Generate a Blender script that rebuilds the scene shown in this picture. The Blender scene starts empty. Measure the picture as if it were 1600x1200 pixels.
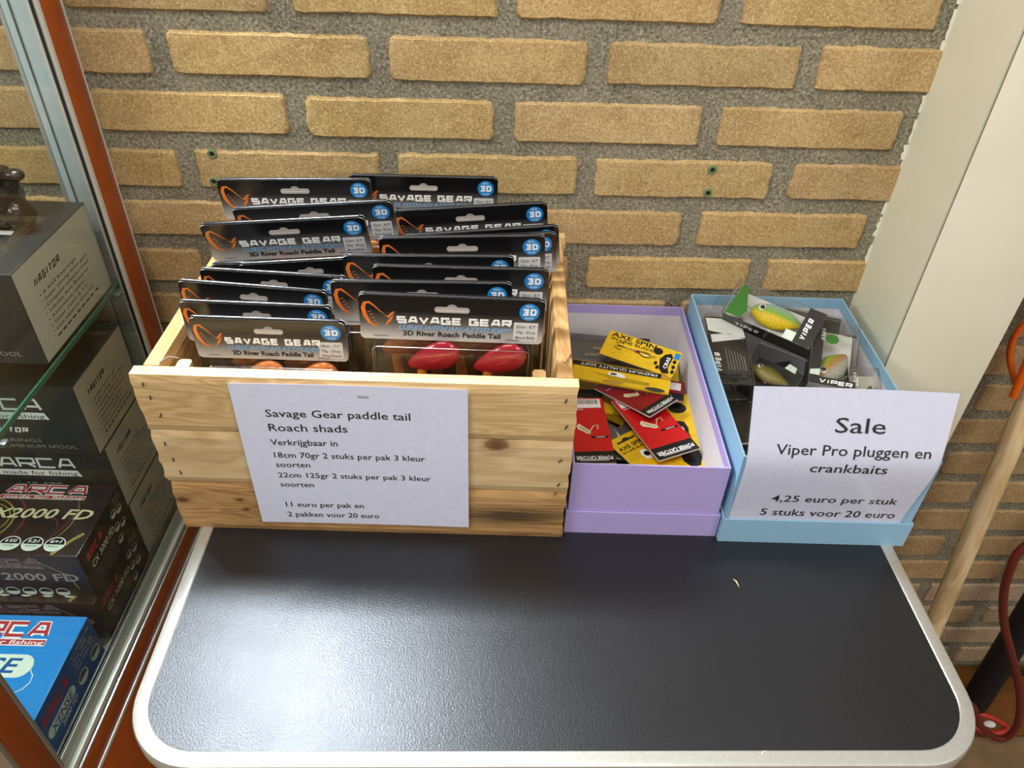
import bpy, bmesh, math, random
from mathutils import Vector, Matrix, noise, Euler
R = math.radians
PI = math.pi
random.seed(7)
C = bpy.context.scene.collection
sc = bpy.context.scene

# ------------------------------------------------------------------ camera
cam_d = bpy.data.cameras.new('camera')
cam_d.sensor_width = 36.0
cam_d.lens = 36.0 * 1200.12 / 1600.0
cam_d.clip_start = 0.02
cam = bpy.data.objects.new('camera', cam_d)
C.objects.link(cam)
RT = Vector((0.99940508, -0.01663410, 0.03021238))
UP = Vector((-0.01328713, 0.62268310, 0.78236130))
FW = Vector((0.03182661, 0.78229730, -0.62209164))
m = Matrix((RT, UP, -FW)).transposed().to_4x4()
m.translation = Vector((0.206416, -0.81767, 1.338665))
cam.matrix_world = m
sc.camera = cam

# ------------------------------------------------------------------ light
sc.view_settings.view_transform = 'Standard'
sc.view_settings.look = 'None'
sc.view_settings.gamma = 1.0
sc.view_settings.use_curve_mapping = False
sc.view_settings.exposure = 0.0
sc.cycles.transparent_max_bounces = 32
w = bpy.data.worlds.new('world')
sc.world = w
w.use_nodes = True
w.node_tree.nodes['Background'].inputs[0].default_value = (1.0, 0.96, 0.92, 1)
w.node_tree.nodes['Background'].inputs[1].default_value = 0.34


def area(name, loc, target, sx, sy, power, col):
    l = bpy.data.lights.new(name, 'AREA')
    l.shape = 'RECTANGLE'
    l.size, l.size_y = sx, sy
    l.energy = power
    l.color = col
    o = bpy.data.objects.new(name, l)
    C.objects.link(o)
    o.location = loc
    d = Vector(target) - Vector(loc)
    o.rotation_euler = d.to_track_quat('-Z', 'Y').to_euler()
    return o


# assumed, out of view: high window, ceiling tube, shop light; left fill is added
area('assumed_window_light', (-0.14, -0.04, 1.50), (0.12, -0.50, 0.73), 0.36, 0.05, 6.8, (0.80, 0.90, 1.0)).data.spread = R(80)  # assumed high window, placed for the table sheen and the crate's shadow
area('assumed_ceiling_and_added_fill', (-0.1, -1.1, 2.7), (0.3, -0.1, 0.9), 1.4, 0.5, 24.0, (1.0, 0.97, 0.92))  # assumed ceiling tube, unseen, for the general light from above
area('assumed_ceiling_and_added_fill', (-1.5, -1.3, 2.3), (0.6, -0.1, 0.9), 1.2, 0.4, 26.0, (1.0, 0.98, 0.93))  # added fill from the left to brighten the pillar's side, no actual lamp
area('assumed_shop_light', (1.9, -1.9, 2.0), (0.7, 0.0, 0.9), 0.9, 0.9, 16.0, (1.0, 0.95, 0.85))  # assumed light from the right, unseen, for the bright pillar front

# ------------------------------------------------------------------ constants
TZ = 0.7294          # table top
YAW = R(-1.5)        # crate and boxes stand a little askew to the wall


# ------------------------------------------------------------------ materials
def sr(r, g, b):
    f = lambda c: c / 12.92 if c <= 0.04045 else ((c + 0.055) / 1.055) ** 2.4
    return (f(r / 255), f(g / 255), f(b / 255), 1.0)


class NT:
    def __init__(s, name):
        s.m = bpy.data.materials.new(name)
        s.m.use_nodes = True
        s.t = s.m.node_tree
        s.b = s.t.nodes['Principled BSDF']
        s.out = s.t.nodes['Material Output']

    def n(s, typ, **k):
        x = s.t.nodes.new(typ)
        for a, v in k.items():
            setattr(x, a, v)
        return x

    def l(s, a, b):
        s.t.links.new(a, b)

    def noise(s, vec, scale, detail=3, rough=0.5, dist=0.0):
        x = s.n('ShaderNodeTexNoise')
        x.inputs['Scale'].default_value = scale
        x.inputs['Detail'].default_value = detail
        x.inputs['Roughness'].default_value = rough
        x.inputs['Distortion'].default_value = dist
        if vec is not None:
            s.l(vec, x.inputs['Vector'])
        return x

    def ramp(s, fac, stops):
        x = s.n('ShaderNodeValToRGB')
        e = x.color_ramp.elements
        e[0].position, e[0].color = stops[0]
        e[1].position, e[1].color = stops[-1]
        for p, c in stops[1:-1]:
            e.new(p).color = c
        s.l(fac, x.inputs['Fac'])
        return x

    def mix(s, fac, a, b, mode='MIX'):
        x = s.n('ShaderNodeMix', data_type='RGBA', blend_type=mode)
        for sock, v in ((x.inputs[0], fac), (x.inputs[6], a), (x.inputs[7], b)):
            if hasattr(v, 'links') or isinstance(v, bpy.types.NodeSocket):
                s.l(v, sock)
            else:
                sock.default_value = v
        return x.outputs[2]

    def math(s, op, a, b=0.0):
        x = s.n('ShaderNodeMath', operation=op)
        for i, v in enumerate((a, b)):
            if isinstance(v, bpy.types.NodeSocket):
                s.l(v, x.inputs[i])
            else:
                x.inputs[i].default_value = v
        return x.outputs[0]

    def bump(s, h, strength, dist=0.001):
        x = s.n('ShaderNodeBump')
        x.inputs['Strength'].default_value = strength
        x.inputs['Distance'].default_value = dist
        s.l(h, x.inputs['Height'])
        s.l(x.outputs[0], s.b.inputs['Normal'])
        return x

    def obj(s):
        return s.n('ShaderNodeTexCoord').outputs['Object']


def plain(name, col, rough=0.5, metal=0.0, spec=0.5, var=0.0, bump=0.0, scale=200, coat=0.0):
    k = NT(name)
    k.b.inputs['Roughness'].default_value = rough
    k.b.inputs['Metallic'].default_value = metal
    k.b.inputs['Specular IOR Level'].default_value = spec
    k.b.inputs['Coat Weight'].default_value = coat
    v = k.obj()
    nz = k.noise(v, scale, 2)
    va = max(var, 0.03)
    dark = tuple(c * (1 - va) for c in col[:3]) + (1,)
    lite = tuple(min(1, c * (1 + va)) for c in col[:3]) + (1,)
    k.l(k.ramp(nz.outputs['Fac'], [(0.3, dark), (0.7, lite)]).outputs[0], k.b.inputs['Base Color'])
    if bump:
        k.bump(nz.outputs['Fac'], bump)
    return k.m


def clear(name, tint, rough=0.05, base=0.04, ior=1.45):
    k = NT(name)
    tr = k.n('ShaderNodeBsdfTransparent')
    tr.inputs[0].default_value = tint
    gl = k.n('ShaderNodeBsdfGlossy')
    gl.inputs['Roughness'].default_value = rough
    lw = k.n('ShaderNodeLayerWeight')
    lw.inputs[0].default_value = 0.5
    f = k.math('ADD', k.math('MULTIPLY', k.math('POWER', lw.outputs['Facing'], 4.0), 0.6), base)
    mx = k.n('ShaderNodeMixShader')
    k.l(f, mx.inputs[0])
    k.l(tr.outputs[0], mx.inputs[1])
    k.l(gl.outputs[0], mx.inputs[2])
    k.l(mx.outputs[0], k.out.inputs[0])
    return k.m


def wood(name, lo, hi, knots=(), seed=0.0, ring=55, rough=0.6, smudge=None):
    """pine: grain runs along the object's local X"""
    k = NT(name)
    v = k.obj()
    mp = k.n('ShaderNodeMapping')
    mp.inputs['Scale'].default_value = (1.0, 6.0, ring * 0.16)
    mp.inputs['Location'].default_value = (seed * 3.1, seed * 1.7, seed * 0.9)
    k.l(v, mp.inputs['Vector'])
    a = k.noise(mp.outputs[0], 3.2, 3, 0.5, 1.2)
    wv = k.n('ShaderNodeMath', operation='SINE')
    k.l(k.math('MULTIPLY', a.outputs['Fac'], ring), wv.inputs[0])
    g = k.math('MULTIPLY_ADD', wv.outputs[0], 0.5)
    k.t.nodes[-1].inputs[2].default_value = 0.5
    mp2 = k.n('ShaderNodeMapping')
    mp2.inputs['Scale'].default_value = (18, 500, 500)
    k.l(v, mp2.inputs['Vector'])
    fine = k.noise(mp2.outputs[0], 1.0, 3, 0.6)
    big = k.noise(v, 9 + seed, 2)
    f = k.math('ADD', k.math('MULTIPLY', g, 0.20), k.math('MULTIPLY', fine.outputs['Fac'], 0.40))
    f = k.math('ADD', f, k.math('MULTIPLY', big.outputs['Fac'], 0.42))
    col = k.ramp(f, [(0.28, lo), (0.72, hi)]).outputs[0]
    for (kx, kz, kr) in knots:
        vm = k.n('ShaderNodeVectorMath', operation='SUBTRACT')
        vm.inputs[1].default_value = (kx, 0, kz)
        k.l(v, vm.inputs[0])
        sc_ = k.n('ShaderNodeVectorMath', operation='MULTIPLY')
        sc_.inputs[1].default_value = (0.75, 0.0, 1.25)
        k.l(vm.outputs[0], sc_.inputs[0])
        ln = k.n('ShaderNodeVectorMath', operation='LENGTH')
        k.l(sc_.outputs[0], ln.inputs[0])
        d = k.math('ADD', ln.outputs['Value'], k.math('MULTIPLY', k.math('SUBTRACT', fine.outputs['Fac'], 0.5), 0.004))
        fac = k.ramp(k.math('DIVIDE', d, kr * 2.2), [(0.0, (1, 1, 1, 1)), (0.30, (0.85, 0.85, 0.85, 1)), (0.45, (0.35, 0.35, 0.35, 1)), (1.0, (0, 0, 0, 1))]).outputs[0]
        col = k.mix(fac, col, sr(96, 58, 28))
    if smudge:
        vm = k.n('ShaderNodeVectorMath', operation='SUBTRACT')
        vm.inputs[1].default_value = (smudge[0], 0, smudge[1])
        k.l(v, vm.inputs[0])
        sc_ = k.n('ShaderNodeVectorMath', operation='MULTIPLY')
        sc_.inputs[1].default_value = (1 / smudge[2], 0.0, 1 / smudge[3])
        k.l(vm.outputs[0], sc_.inputs[0])
        ln = k.n('ShaderNodeVectorMath', operation='LENGTH')
        k.l(sc_.outputs[0], ln.inputs[0])
        d = k.math('ADD', ln.outputs['Value'], k.math('MULTIPLY', k.math('SUBTRACT', fine.outputs['Fac'], 0.5), 1.0))
        fac = k.ramp(d, [(0.2, (0.95, 0.95, 0.95, 1)), (1.0, (0, 0, 0, 1))]).outputs[0]
        col = k.mix(fac, col, sr(72, 58, 38))
    k.l(col, k.b.inputs['Base Color'])
    k.b.inputs['Roughness'].default_value = rough
    k.b.inputs['Specular IOR Level'].default_value = 0.3
    k.bump(fine.outputs['Fac'], 0.35, 0.0006)
    return k.m


def brick_mat():
    k = NT('yellow_brick')
    v = k.obj()
    at = k.n('ShaderNodeAttribute', attribute_name='tint')
    n1 = k.noise(v, 14, 4, 0.6)
    n2 = k.noise(v, 430, 3, 0.7)
    n3 = k.noise(v, 60, 4, 0.65)
    c = k.mix(k.ramp(n1.outputs['Fac'], [(0.35, (0, 0, 0, 1)), (0.7, (1, 1, 1, 1))]).outputs[0], sr(176, 146, 98), sr(198, 170, 122))
    c = k.mix(k.ramp(n3.outputs['Fac'], [(0.55, (0, 0, 0, 1)), (0.85, (0.5, 0.5, 0.5, 1))]).outputs[0], c, sr(150, 112, 64))
    c = k.mix(k.ramp(n2.outputs['Fac'], [(0.53, (0, 0, 0, 1)), (0.68, (0.65, 0.65, 0.65, 1))]).outputs[0], c, sr(236, 208, 152))
    c = k.mix(k.ramp(n2.outputs['Fac'], [(0.34, (0.55, 0.55, 0.55, 1)), (0.48, (0, 0, 0, 1))]).outputs[0], c, sr(132, 98, 52))
    c = k.mix(1.0, c, at.outputs['Color'], 'MULTIPLY')
    k.l(c, k.b.inputs['Base Color'])
    k.b.inputs['Roughness'].default_value = 0.82
    k.b.inputs['Specular IOR Level'].default_value = 0.25
    h = k.math('ADD', k.math('MULTIPLY', n2.outputs['Fac'], 0.9), k.math('MULTIPLY', n3.outputs['Fac'], 0.35))
    k.bump(h, 0.5, 0.0015)
    return k.m


def mortar_mat():
    k = NT('grey_mortar')
    v = k.obj()
    n1 = k.noise(v, 25, 4, 0.6)
    n2 = k.noise(v, 300, 4, 0.75)
    c = k.ramp(n1.outputs['Fac'], [(0.3, sr(124, 117, 99)), (0.7, sr(158, 150, 128))]).outputs[0]
    c = k.mix(k.ramp(n2.outputs['Fac'], [(0.51, (0, 0, 0, 1)), (0.64, (0.75, 0.75, 0.75, 1))]).outputs[0], c, sr(198, 192, 172))
    c = k.mix(k.ramp(n2.outputs['Fac'], [(0.36, (0.75, 0.75, 0.75, 1)), (0.47, (0, 0, 0, 1))]).outputs[0], c, sr(70, 66, 54))
    k.l(c, k.b.inputs['Base Color'])
    k.b.inputs['Roughness'].default_value = 0.92
    k.b.inputs['Specular IOR Level'].default_value = 0.15
    k.bump(n2.outputs['Fac'], 0.8, 0.003)
    return k.m


def table_mat():
    k = NT('dark_laminate')
    v = k.obj()
    g = k.noise(v, 640, 2, 0.6)
    b = k.noise(v, 11, 3, 0.55)
    c = k.ramp(g.outputs['Fac'], [(0.3, sr(17, 18, 21)), (0.7, sr(27, 28, 32))]).outputs[0]
    st = None
    for (sx, sy, r) in ((0.075, -0.462, 0.008), (0.112, -0.463, 0.006), (0.085, -0.485, 0.009), (0.11, -0.483, 0.006), (0.14, -0.488, 0.005), (0.165, -0.525, 0.005), (-0.025, -0.482, 0.004)):
        vm = k.n('ShaderNodeVectorMath', operation='DISTANCE')
        vm.inputs[1].default_value = (sx, sy, 0)
        mp = k.n('ShaderNodeVectorMath', operation='MULTIPLY')
        mp.inputs[1].default_value = (1, 1, 0)
        k.l(v, mp.inputs[0])
        k.l(mp.outputs[0], vm.inputs[0])
        d = k.math('ADD', vm.outputs['Value'], k.math('MULTIPLY', k.math('SUBTRACT', k.noise(v, 120, 2).outputs['Fac'], 0.5), r * 1.2))
        f = k.math('LESS_THAN', d, r)
        st = f if st is None else k.math('MAXIMUM', st, f)
    k.l(c, k.b.inputs['Base Color'])
    r0 = k.ramp(b.outputs['Fac'], [(0.3, (0.36, 0.36, 0.36, 1)), (0.7, (0.41, 0.41, 0.41, 1))]).outputs[0]
    k.l(k.math('ADD', r0, k.math('MULTIPLY', st, 0.16)), k.b.inputs['Roughness'])
    k.b.inputs['Specular IOR Level'].default_value = 0.65
    k.bump(g.outputs['Fac'], 0.45, 0.0007)
    return k.m


def grad_card(name, h, pts):
    """printed header: black at the fold fading to grey at the lower edge"""
    k = NT(name)
    v = k.obj()
    sep = k.n('ShaderNodeSeparateXYZ')
    k.l(v, sep.inputs[0])
    f = k.math('DIVIDE', sep.outputs['Z'], -h)
    k.l(k.ramp(f, pts).outputs[0], k.b.inputs['Base Color'])
    k.b.inputs['Roughness'].default_value = 0.22
    k.b.inputs['Specular IOR Level'].default_value = 0.5
    nz = k.noise(v, 60, 2)
    k.bump(nz.outputs['Fac'], 0.12, 0.001)
    return k.m


def painted(name, a, b, scratch):
    k = NT(name)
    v = k.obj()
    n1 = k.noise(v, 6, 4, 0.6)
    c = k.ramp(n1.outputs['Fac'], [(0.3, a), (0.7, b)]).outputs[0]
    n2 = k.noise(v, 38, 5, 0.72, 0.6)
    c = k.mix(k.ramp(n2.outputs['Fac'], [(0.70, (0, 0, 0, 1)), (0.76, (0.5, 0.5, 0.5, 1))]).outputs[0], c, scratch)
    k.l(c, k.b.inputs['Base Color'])
    k.b.inputs['Roughness'].default_value = 0.5
    n3 = k.noise(v, 120, 3)
    k.bump(n3.outputs['Fac'], 0.15, 0.001)
    return k.m


def fish_mat(name, back, mid, belly, scale=900):
    k = NT(name)
    v = k.obj()
    sep = k.n('ShaderNodeSeparateXYZ')
    k.l(v, sep.inputs[0])
    f = k.math('MULTIPLY_ADD', sep.outputs['Y'], 40.0)
    k.t.nodes[-1].inputs[2].default_value = 0.5
    c = k.ramp(f, [(0.30, belly), (0.55, mid), (0.9, back)]).outputs[0]
    vo = k.n('ShaderNodeTexVoronoi')
    vo.inputs['Scale'].default_value = scale
    k.l(v, vo.inputs['Vector'])
    c = k.mix(k.ramp(vo.outputs['Distance'], [(0.35, (0, 0, 0, 1)), (0.65, (0.3, 0.3, 0.3, 1))]).outputs[0], c, (0.02, 0.03, 0.01, 1))
    k.l(c, k.b.inputs['Base Color'])
    k.b.inputs['Roughness'].default_value = 0.42
    k.b.inputs['Specular IOR Level'].default_value = 0.3
    return k.m


W1 = (1, 1, 1, 1)
M = dict(
    brick=brick_mat(), mortar=mortar_mat(), table=table_mat(),
    alu=plain('brushed_aluminium', sr(205, 205, 200), 0.33, 0.85, 0.5, 0.04, 0.05, 300),
    edge=plain('edge_aluminium', sr(198, 196, 186), 0.36, 0.55, 0.5, 0.05, 0.05, 200),
    bluealu=plain('pale_blue_aluminium', sr(196, 212, 216), 0.35, 0.25),
    steel=plain('grey_steel', sr(130, 130, 128), 0.4, 0.8),
    pillar=painted('cream_paint', sr(226, 219, 194), sr(236, 230, 208), sr(150, 140, 118)),
    pillar2=painted('grey_green_paint', sr(226, 224, 200), sr(236, 234, 212), sr(150, 145, 122)),
    floor=plain('concrete_floor', sr(128, 104, 74), 0.8, 0, 0.3, 0.22, 0.3, 18),
    board=plain('brown_board', sr(112, 70, 24), 0.6, 0, 0.3, 0.15, 0.1, 30),
    orange=plain('orange_brown_wood', sr(150, 68, 18), 0.35, 0, 0.4, 0.10, 0.05, 70),
    greyprof=plain('pale_profile', sr(205, 202, 190), 0.4, 0.3),
    glass=clear('cabinet_glass', (0.92, 0.95, 0.93, 1), 0.02, 0.035),
    glassedge=plain('green_glass_edge', sr(50, 104, 84), 0.15),
    shelfglass=clear('shelf_glass', (0.86, 0.93, 0.90, 1), 0.02, 0.02),
    blister=clear('clear_blister', (0.93, 0.93, 0.92, 1), 0.06, 0.035, 1.4),
    film=clear('laminate_film', (0.97, 0.97, 0.97, 1), 0.12, 0.03, 1.35),
    foldline=clear('plastic_fold', (0.75, 0.75, 0.74, 1), 0.15, 0.45),
    bag=clear('grey_bag', (0.62, 0.62, 0.62, 1), 0.18, 0.08, 1.4),
    paper=plain('white_paper', sr(214, 216, 235), 0.42, 0, 0.5, 0.01),
    ink=plain('black_ink', sr(26, 26, 30), 0.5),
    white=plain('white_print', sr(240, 240, 238), 0.4),
    black=plain('black_print', sr(18, 18, 20), 0.3),
    softblack=plain('black_foam', sr(24, 23, 24), 0.6, 0, 0.4, 0.1, 0.2, 300),
    blueprint=plain('blue_print', sr(20, 130, 205), 0.35),
    ltblue=plain('pale_blue_print', sr(120, 165, 210), 0.4),
    orangeprint=plain('orange_print', sr(222, 118, 40), 0.4),
    label=plain('grey_label', sr(206, 206, 206), 0.4),
    cardedge=plain('card_edge', sr(200, 198, 192), 0.6),
    slot=plain('milky_plastic', sr(180, 168, 160), 0.3),
    redlure=plain('red_soft_lure', sr(170, 16, 36), 0.14, 0, 0.6, 0.12, 0, 120, 0.6),
    orangelure=plain('orange_soft_lure', sr(206, 118, 44), 0.2, 0, 0.6, 0.25, 0, 90, 0.5),
    browncard=plain('brown_insert', sr(74, 52, 42), 0.5),
    lav=plain('lavender_card', sr(176, 160, 214), 0.55, 0, 0.3, 0.03, 0.12, 500),
    lavin=plain('white_lining', sr(216, 212, 216), 0.7),
    sky=plain('light_blue_card', sr(142, 182, 208), 0.5, 0, 0.35, 0.03, 0.12, 500),
    yellow=plain('yellow_print', sr(226, 184, 24), 0.32, 0, 0.5, 0.06, 0, 120),
    yshade=plain('ochre_print', sr(178, 138, 16), 0.4),
    red=plain('red_print', sr(196, 22, 26), 0.3, 0, 0.5, 0.04),
    dkred=plain('dark_red_print', sr(140, 16, 24), 0.3, 0, 0.5, 0.06),
    silver=plain('silver_metal', sr(200, 198, 190), 0.25, 0.9),
    gold=plain('gold_metal', sr(206, 168, 90), 0.25, 0.9),
    pink=plain('pink_bead', sr(226, 110, 120), 0.3),
    dkgrey=plain('dark_grey_card', sr(42, 43, 41), 0.45, 0, 0.4, 0.05),
    greyside=plain('silver_grey_card', sr(196, 188, 174), 0.5, 0.1, 0.4, 0.04, 0.05, 400),
    gxcard=plain('black_brown_card', sr(44, 30, 30), 0.32, 0, 0.5, 0.25, 0, 30),
    gxside=plain('black_side_card', sr(20, 17, 17), 0.35),
    logored=plain('logo_red', sr(176, 40, 50), 0.4),
    cream=plain('cream_print', sr(222, 214, 172), 0.4),
    olive=plain('olive_line_print', sr(150, 138, 70), 0.45),
    maroon=plain('maroon_line_print', sr(96, 44, 48), 0.45),
    xblue=plain('blue_card', sr(22, 128, 202), 0.4, 0, 0.45, 0.04),
    xblue2=plain('deep_blue_card', sr(14, 84, 148), 0.4, 0, 0.45, 0.04),
    palegreen=plain('pale_green_print', sr(212, 224, 208), 0.4),
    reel=plain('dark_reel_body', sr(42, 34, 32), 0.22, 0.4, 0.6),
    reelcap=plain('bronze_reel_cap', sr(58, 46, 40), 0.2, 0.6, 0.6),
    green=plain('green_print', sr(52, 118, 30), 0.35),
    plug=plain('green_plug', sr(110, 130, 84), 0.6),
    hole=plain('dark_hole', sr(24, 20, 14), 0.9),
    stick=wood('ash_pole_wood', sr(204, 164, 110), sr(246, 222, 178), seed=2.0, ring=46, rough=0.5),
    cord=plain('dark_red_rubber', sr(104, 34, 30), 0.4, 0, 0.4, 0.08),
    hook=plain('orange_plastic', sr(214, 92, 10), 0.35),
    redtab=plain('red_plastic_tab', sr(190, 52, 36), 0.4),
    fish1=fish_mat('green_yellow_fish', sr(160, 186, 178), sr(140, 184, 70), sr(236, 200, 8)),
    fish2=fish_mat('silver_green_fish', sr(150, 176, 60), sr(180, 130, 60), sr(176, 170, 150)),
    fish3=fish_mat('olive_fish', sr(62, 66, 22), sr(110, 104, 34), sr(140, 126, 70)),
    whitecard=plain('pale_insert', sr(206, 206, 200), 0.5),
    viper=plain('dark_lure_card', sr(46, 44, 40), 0.35, 0, 0.5, 0.08),
    pgrey=plain('grey_print', sr(150, 148, 144), 0.5),
)
HH = 0.046
M['grad'] = grad_card('header_print', HH, [(0.0, sr(14, 14, 15)), (0.36, sr(22, 21, 21)), (0.62, sr(92, 88, 85)), (0.85, sr(168, 164, 160)), (1.0, sr(196, 192, 188))])

# ------------------------------------------------------------------ text
_tc = {}
CAP = 0.682


def glyphs(body, shear=0.0, off=0.0, res=2):
    key = (body, shear, off, res)
    if key not in _tc:
        cu = bpy.data.curves.new('t', 'FONT')
        cu.body = body
        cu.shear = shear
        cu.offset = off
        cu.resolution_u = res
        o = bpy.data.objects.new('t', cu)
        me = o.to_mesh()
        vs = [(v.co.x, v.co.y) for v in me.vertices]
        fs = [tuple(p.vertices) for p in me.polygons]
        o.to_mesh_clear()
        bpy.data.objects.remove(o)
        bpy.data.curves.remove(cu)
        x0 = min(v[0] for v in vs)
        x1 = max(v[0] for v in vs)
        _tc[key] = ([((x - x0) / (x1 - x0), y / CAP) for x, y in vs], fs, (x1 - x0) / CAP)
    return _tc[key]


WIDE = {
    'S': [[(1, 1), (0, 1), (0, .5), (1, .5), (1, 0), (0, 0)]],
    'A': [[(0, 0), (.34, 1), (.82, 1), (1, 0)], [(.12, .32), (.94, .32)]],
    'V': [[(0, 1), (.5, 0), (1, 1)]],
    'G': [[(1, 1), (0, 1), (0, 0), (1, 0), (1, .48), (.5, .48)]],
    'E': [[(1, 1), (0, 1), (0, 0), (1, 0)], [(0, .5), (.92, .5)]],
    'R': [[(0, 0), (0, 1), (1, 1), (1, .42), (0, .42)], [(.5, .42), (1, 0)]],
    'C': [[(1, 1), (0, 1), (0, 0), (1, 0)]],
    'I': [[(0, 0), (0, 1)]],
    'P': [[(0, 0), (0, 1), (1, 1), (1, .40), (0, .40)]],
    'D': [[(0, 0), (0, 1), (.78, 1), (1, .78), (1, .22), (.78, 0), (0, 0)]],
    '3': [[(0, 1), (1, 1), (1, 0), (0, 0)], [(.25, .5), (1, .5)]],
    'N': [[(0, 0), (0, 1), (1, 0), (1, 1)]],
    'T': [[(0, 1), (1, 1)], [(.5, 1), (.5, 0)]],
    'O': [[(0, 0), (0, 1), (1, 1), (1, 0), (0, 0)]],
    'X': [[(0, 0), (1, 1)], [(0, 1), (1, 0)]],
}


class MB:
    """collects shapes into one mesh"""

    def __init__(s):
        s.v, s.f, s.mi, s.mats, s.sm = [], [], [], [], []

    def mat(s, m):
        m = M[m] if isinstance(m, str) else m
        if m not in s.mats:
            s.mats.append(m)
        return s.mats.index(m)

    def add(s, vs, fs, m, smooth=False, X=None):
        o = len(s.v)
        s.v += [tuple(X @ Vector(v)) if X is not None else tuple(v) for v in vs]
        k = s.mat(m)
        for f in fs:
            s.f.append(tuple(i + o for i in f))
            s.mi.append(k)
            s.sm.append(smooth)
        return s

    def addbm(s, bm, m, smooth=False, X=None):
        bm.verts.ensure_lookup_table()
        bm.verts.index_update()
        s.add([v.co.copy() for v in bm.verts], [[v.index for v in f.verts] for f in bm.faces], m, smooth, X)
        bm.free()
        return s

    def box(s, a, b, m, bev=0.0, seg=2, X=None):
        bm = bmesh.new()
        bmesh.ops.create_cube(bm, size=1.0)
        for v in bm.verts:
            v.co = Vector([(a[i] + b[i]) / 2 + v.co[i] * (b[i] - a[i]) for i in range(3)])
        if bev:
            bmesh.ops.bevel(bm, geom=list(bm.edges), offset=bev, segments=seg, profile=0.5, affect='EDGES')
        return s.addbm(bm, m, bool(bev), X)

    def prism(s, poly, h0, h1, m, side=None, X=None, cap0=True):
        """poly in local xy, extruded in z from h0 to h1 (X maps to place)"""
        n = len(poly)
        vs = [(p[0], p[1], h0) for p in poly] + [(p[0], p[1], h1) for p in poly]
        s.add(vs, [tuple(range(n, 2 * n))] + ([tuple(range(n - 1, -1, -1))] if cap0 else []), m, False, X)
        s.add(vs, [(i, (i + 1) % n, n + (i + 1) % n, n + i) for i in range(n)], side or m, False, X)
        return s

    def poly(s, pts, m, X=None):
        return s.add(pts, [tuple(range(len(pts)))], m, False, X)

    def tube(s, pts, r, m, seg=10, X=None, caps=True):
        pts = [Vector(p) for p in pts]
        rr = r if isinstance(r, (list, tuple)) else [r] * len(pts)
        vs, fs = [], []
        prev = None
        for i, p in enumerate(pts):
            t = (pts[min(i + 1, len(pts) - 1)] - pts[max(i - 1, 0)]).normalized()
            if prev is None:
                a = t.orthogonal().normalized()
            else:
                a = (prev - t * prev.dot(t)).normalized()
            prev = a
            b = t.cross(a)
            for j in range(seg):
                q = 2 * PI * j / seg
                vs.append(p + (a * math.cos(q) + b * math.sin(q)) * rr[i])
        for i in range(len(pts) - 1):
            for j in range(seg):
                k = (j + 1) % seg
                fs.append((i * seg + j, i * seg + k, (i + 1) * seg + k, (i + 1) * seg + j))
        if caps:
            fs.append(tuple(range(seg - 1, -1, -1)))
            fs.append(tuple((len(pts) - 1) * seg + j for j in range(seg)))
        return s.add(vs, fs, m, True, X)

    def lathe(s, prof, m, seg=24, X=None):
        """profile (r, z) about local z"""
        vs, fs = [], []
        for r, z in prof:
            for j in range(seg):
                q = 2 * PI * j / seg
                vs.append((r * math.cos(q), r * math.sin(q), z))
        for i in range(len(prof) - 1):
            for j in range(seg):
                k = (j + 1) % seg
                fs.append((i * seg + j, i * seg + k, (i + 1) * seg + k, (i + 1) * seg + j))
        fs.append(tuple(range(seg - 1, -1, -1)))
        fs.append(tuple((len(prof) - 1) * seg + j for j in range(seg)))
        return s.add(vs, fs, m, True, X)

    def ell(s, c, r, m, X=None, u=20, v=12, fn=None):
        vs, fs = [], []
        for i in range(v + 1):
            a = PI * i / v
            for j in range(u):
                b = 2 * PI * j / u
                p = Vector((math.sin(a) * math.cos(b), math.sin(a) * math.sin(b), math.cos(a)))
                if fn:
                    p = fn(p)
                vs.append((c[0] + p.x * r[0], c[1] + p.y * r[1], c[2] + p.z * r[2]))
        for i in range(v):
            for j in range(u):
                k = (j + 1) % u
                fs.append((i * u + j, i * u + k, (i + 1) * u + k, (i + 1) * u + j))
        return s.add(vs, fs, m, True, X)

    def disc(s, c, r, m, F, n=24, ry=None, half=None):
        """flat disc in the plane of frame F (4x4: local xy)"""
        ry = ry or r
        if half == 'bottom':
            ang = [PI + PI * i / (n - 1) for i in range(n)]
        elif half == 'top':
            ang = [PI * i / (n - 1) for i in range(n)]
        else:
            ang = [2 * PI * i / n for i in range(n)]
        return s.poly([(c[0] + r * math.cos(a), c[1] + ry * math.sin(a), c[2] if len(c) > 2 else 0) for a in ang], m, F)

    def ribbon(s, pts, wd, m, F, z=0.0):
        pts = [Vector((p[0], p[1])) for p in pts]
        n = len(pts)
        vs = []
        for i, p in enumerate(pts):
            t = (pts[min(i + 1, n - 1)] - pts[max(i - 1, 0)]).normalized()
            q = Vector((-t.y, t.x))
            k = wd[i] if isinstance(wd, (list, tuple)) else wd
            vs += [(p.x + q.x * k / 2, p.y + q.y * k / 2, z), (p.x - q.x * k / 2, p.y - q.y * k / 2, z)]
        return s.add(vs, [(2 * i + 1, 2 * i + 3, 2 * i + 2, 2 * i) for i in range(n - 1)], m, False, F)

    def text(s, body, x0, x1, base, cap, m, F, z=0.00015, shear=0.0, off=0.0, res=2, drop=0.0):
        """text fitted between x0 and x1 in the local xy plane of frame F; x1 None keeps natural width"""
        vs, fs, wd = glyphs(body, shear, off, res)
        if x1 is None:
            x1 = x0 + wd * cap
        return s.add([(x0 + a * (x1 - x0), base + b * cap + drop * a, z) for a, b in vs], fs, m, False, F)

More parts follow.
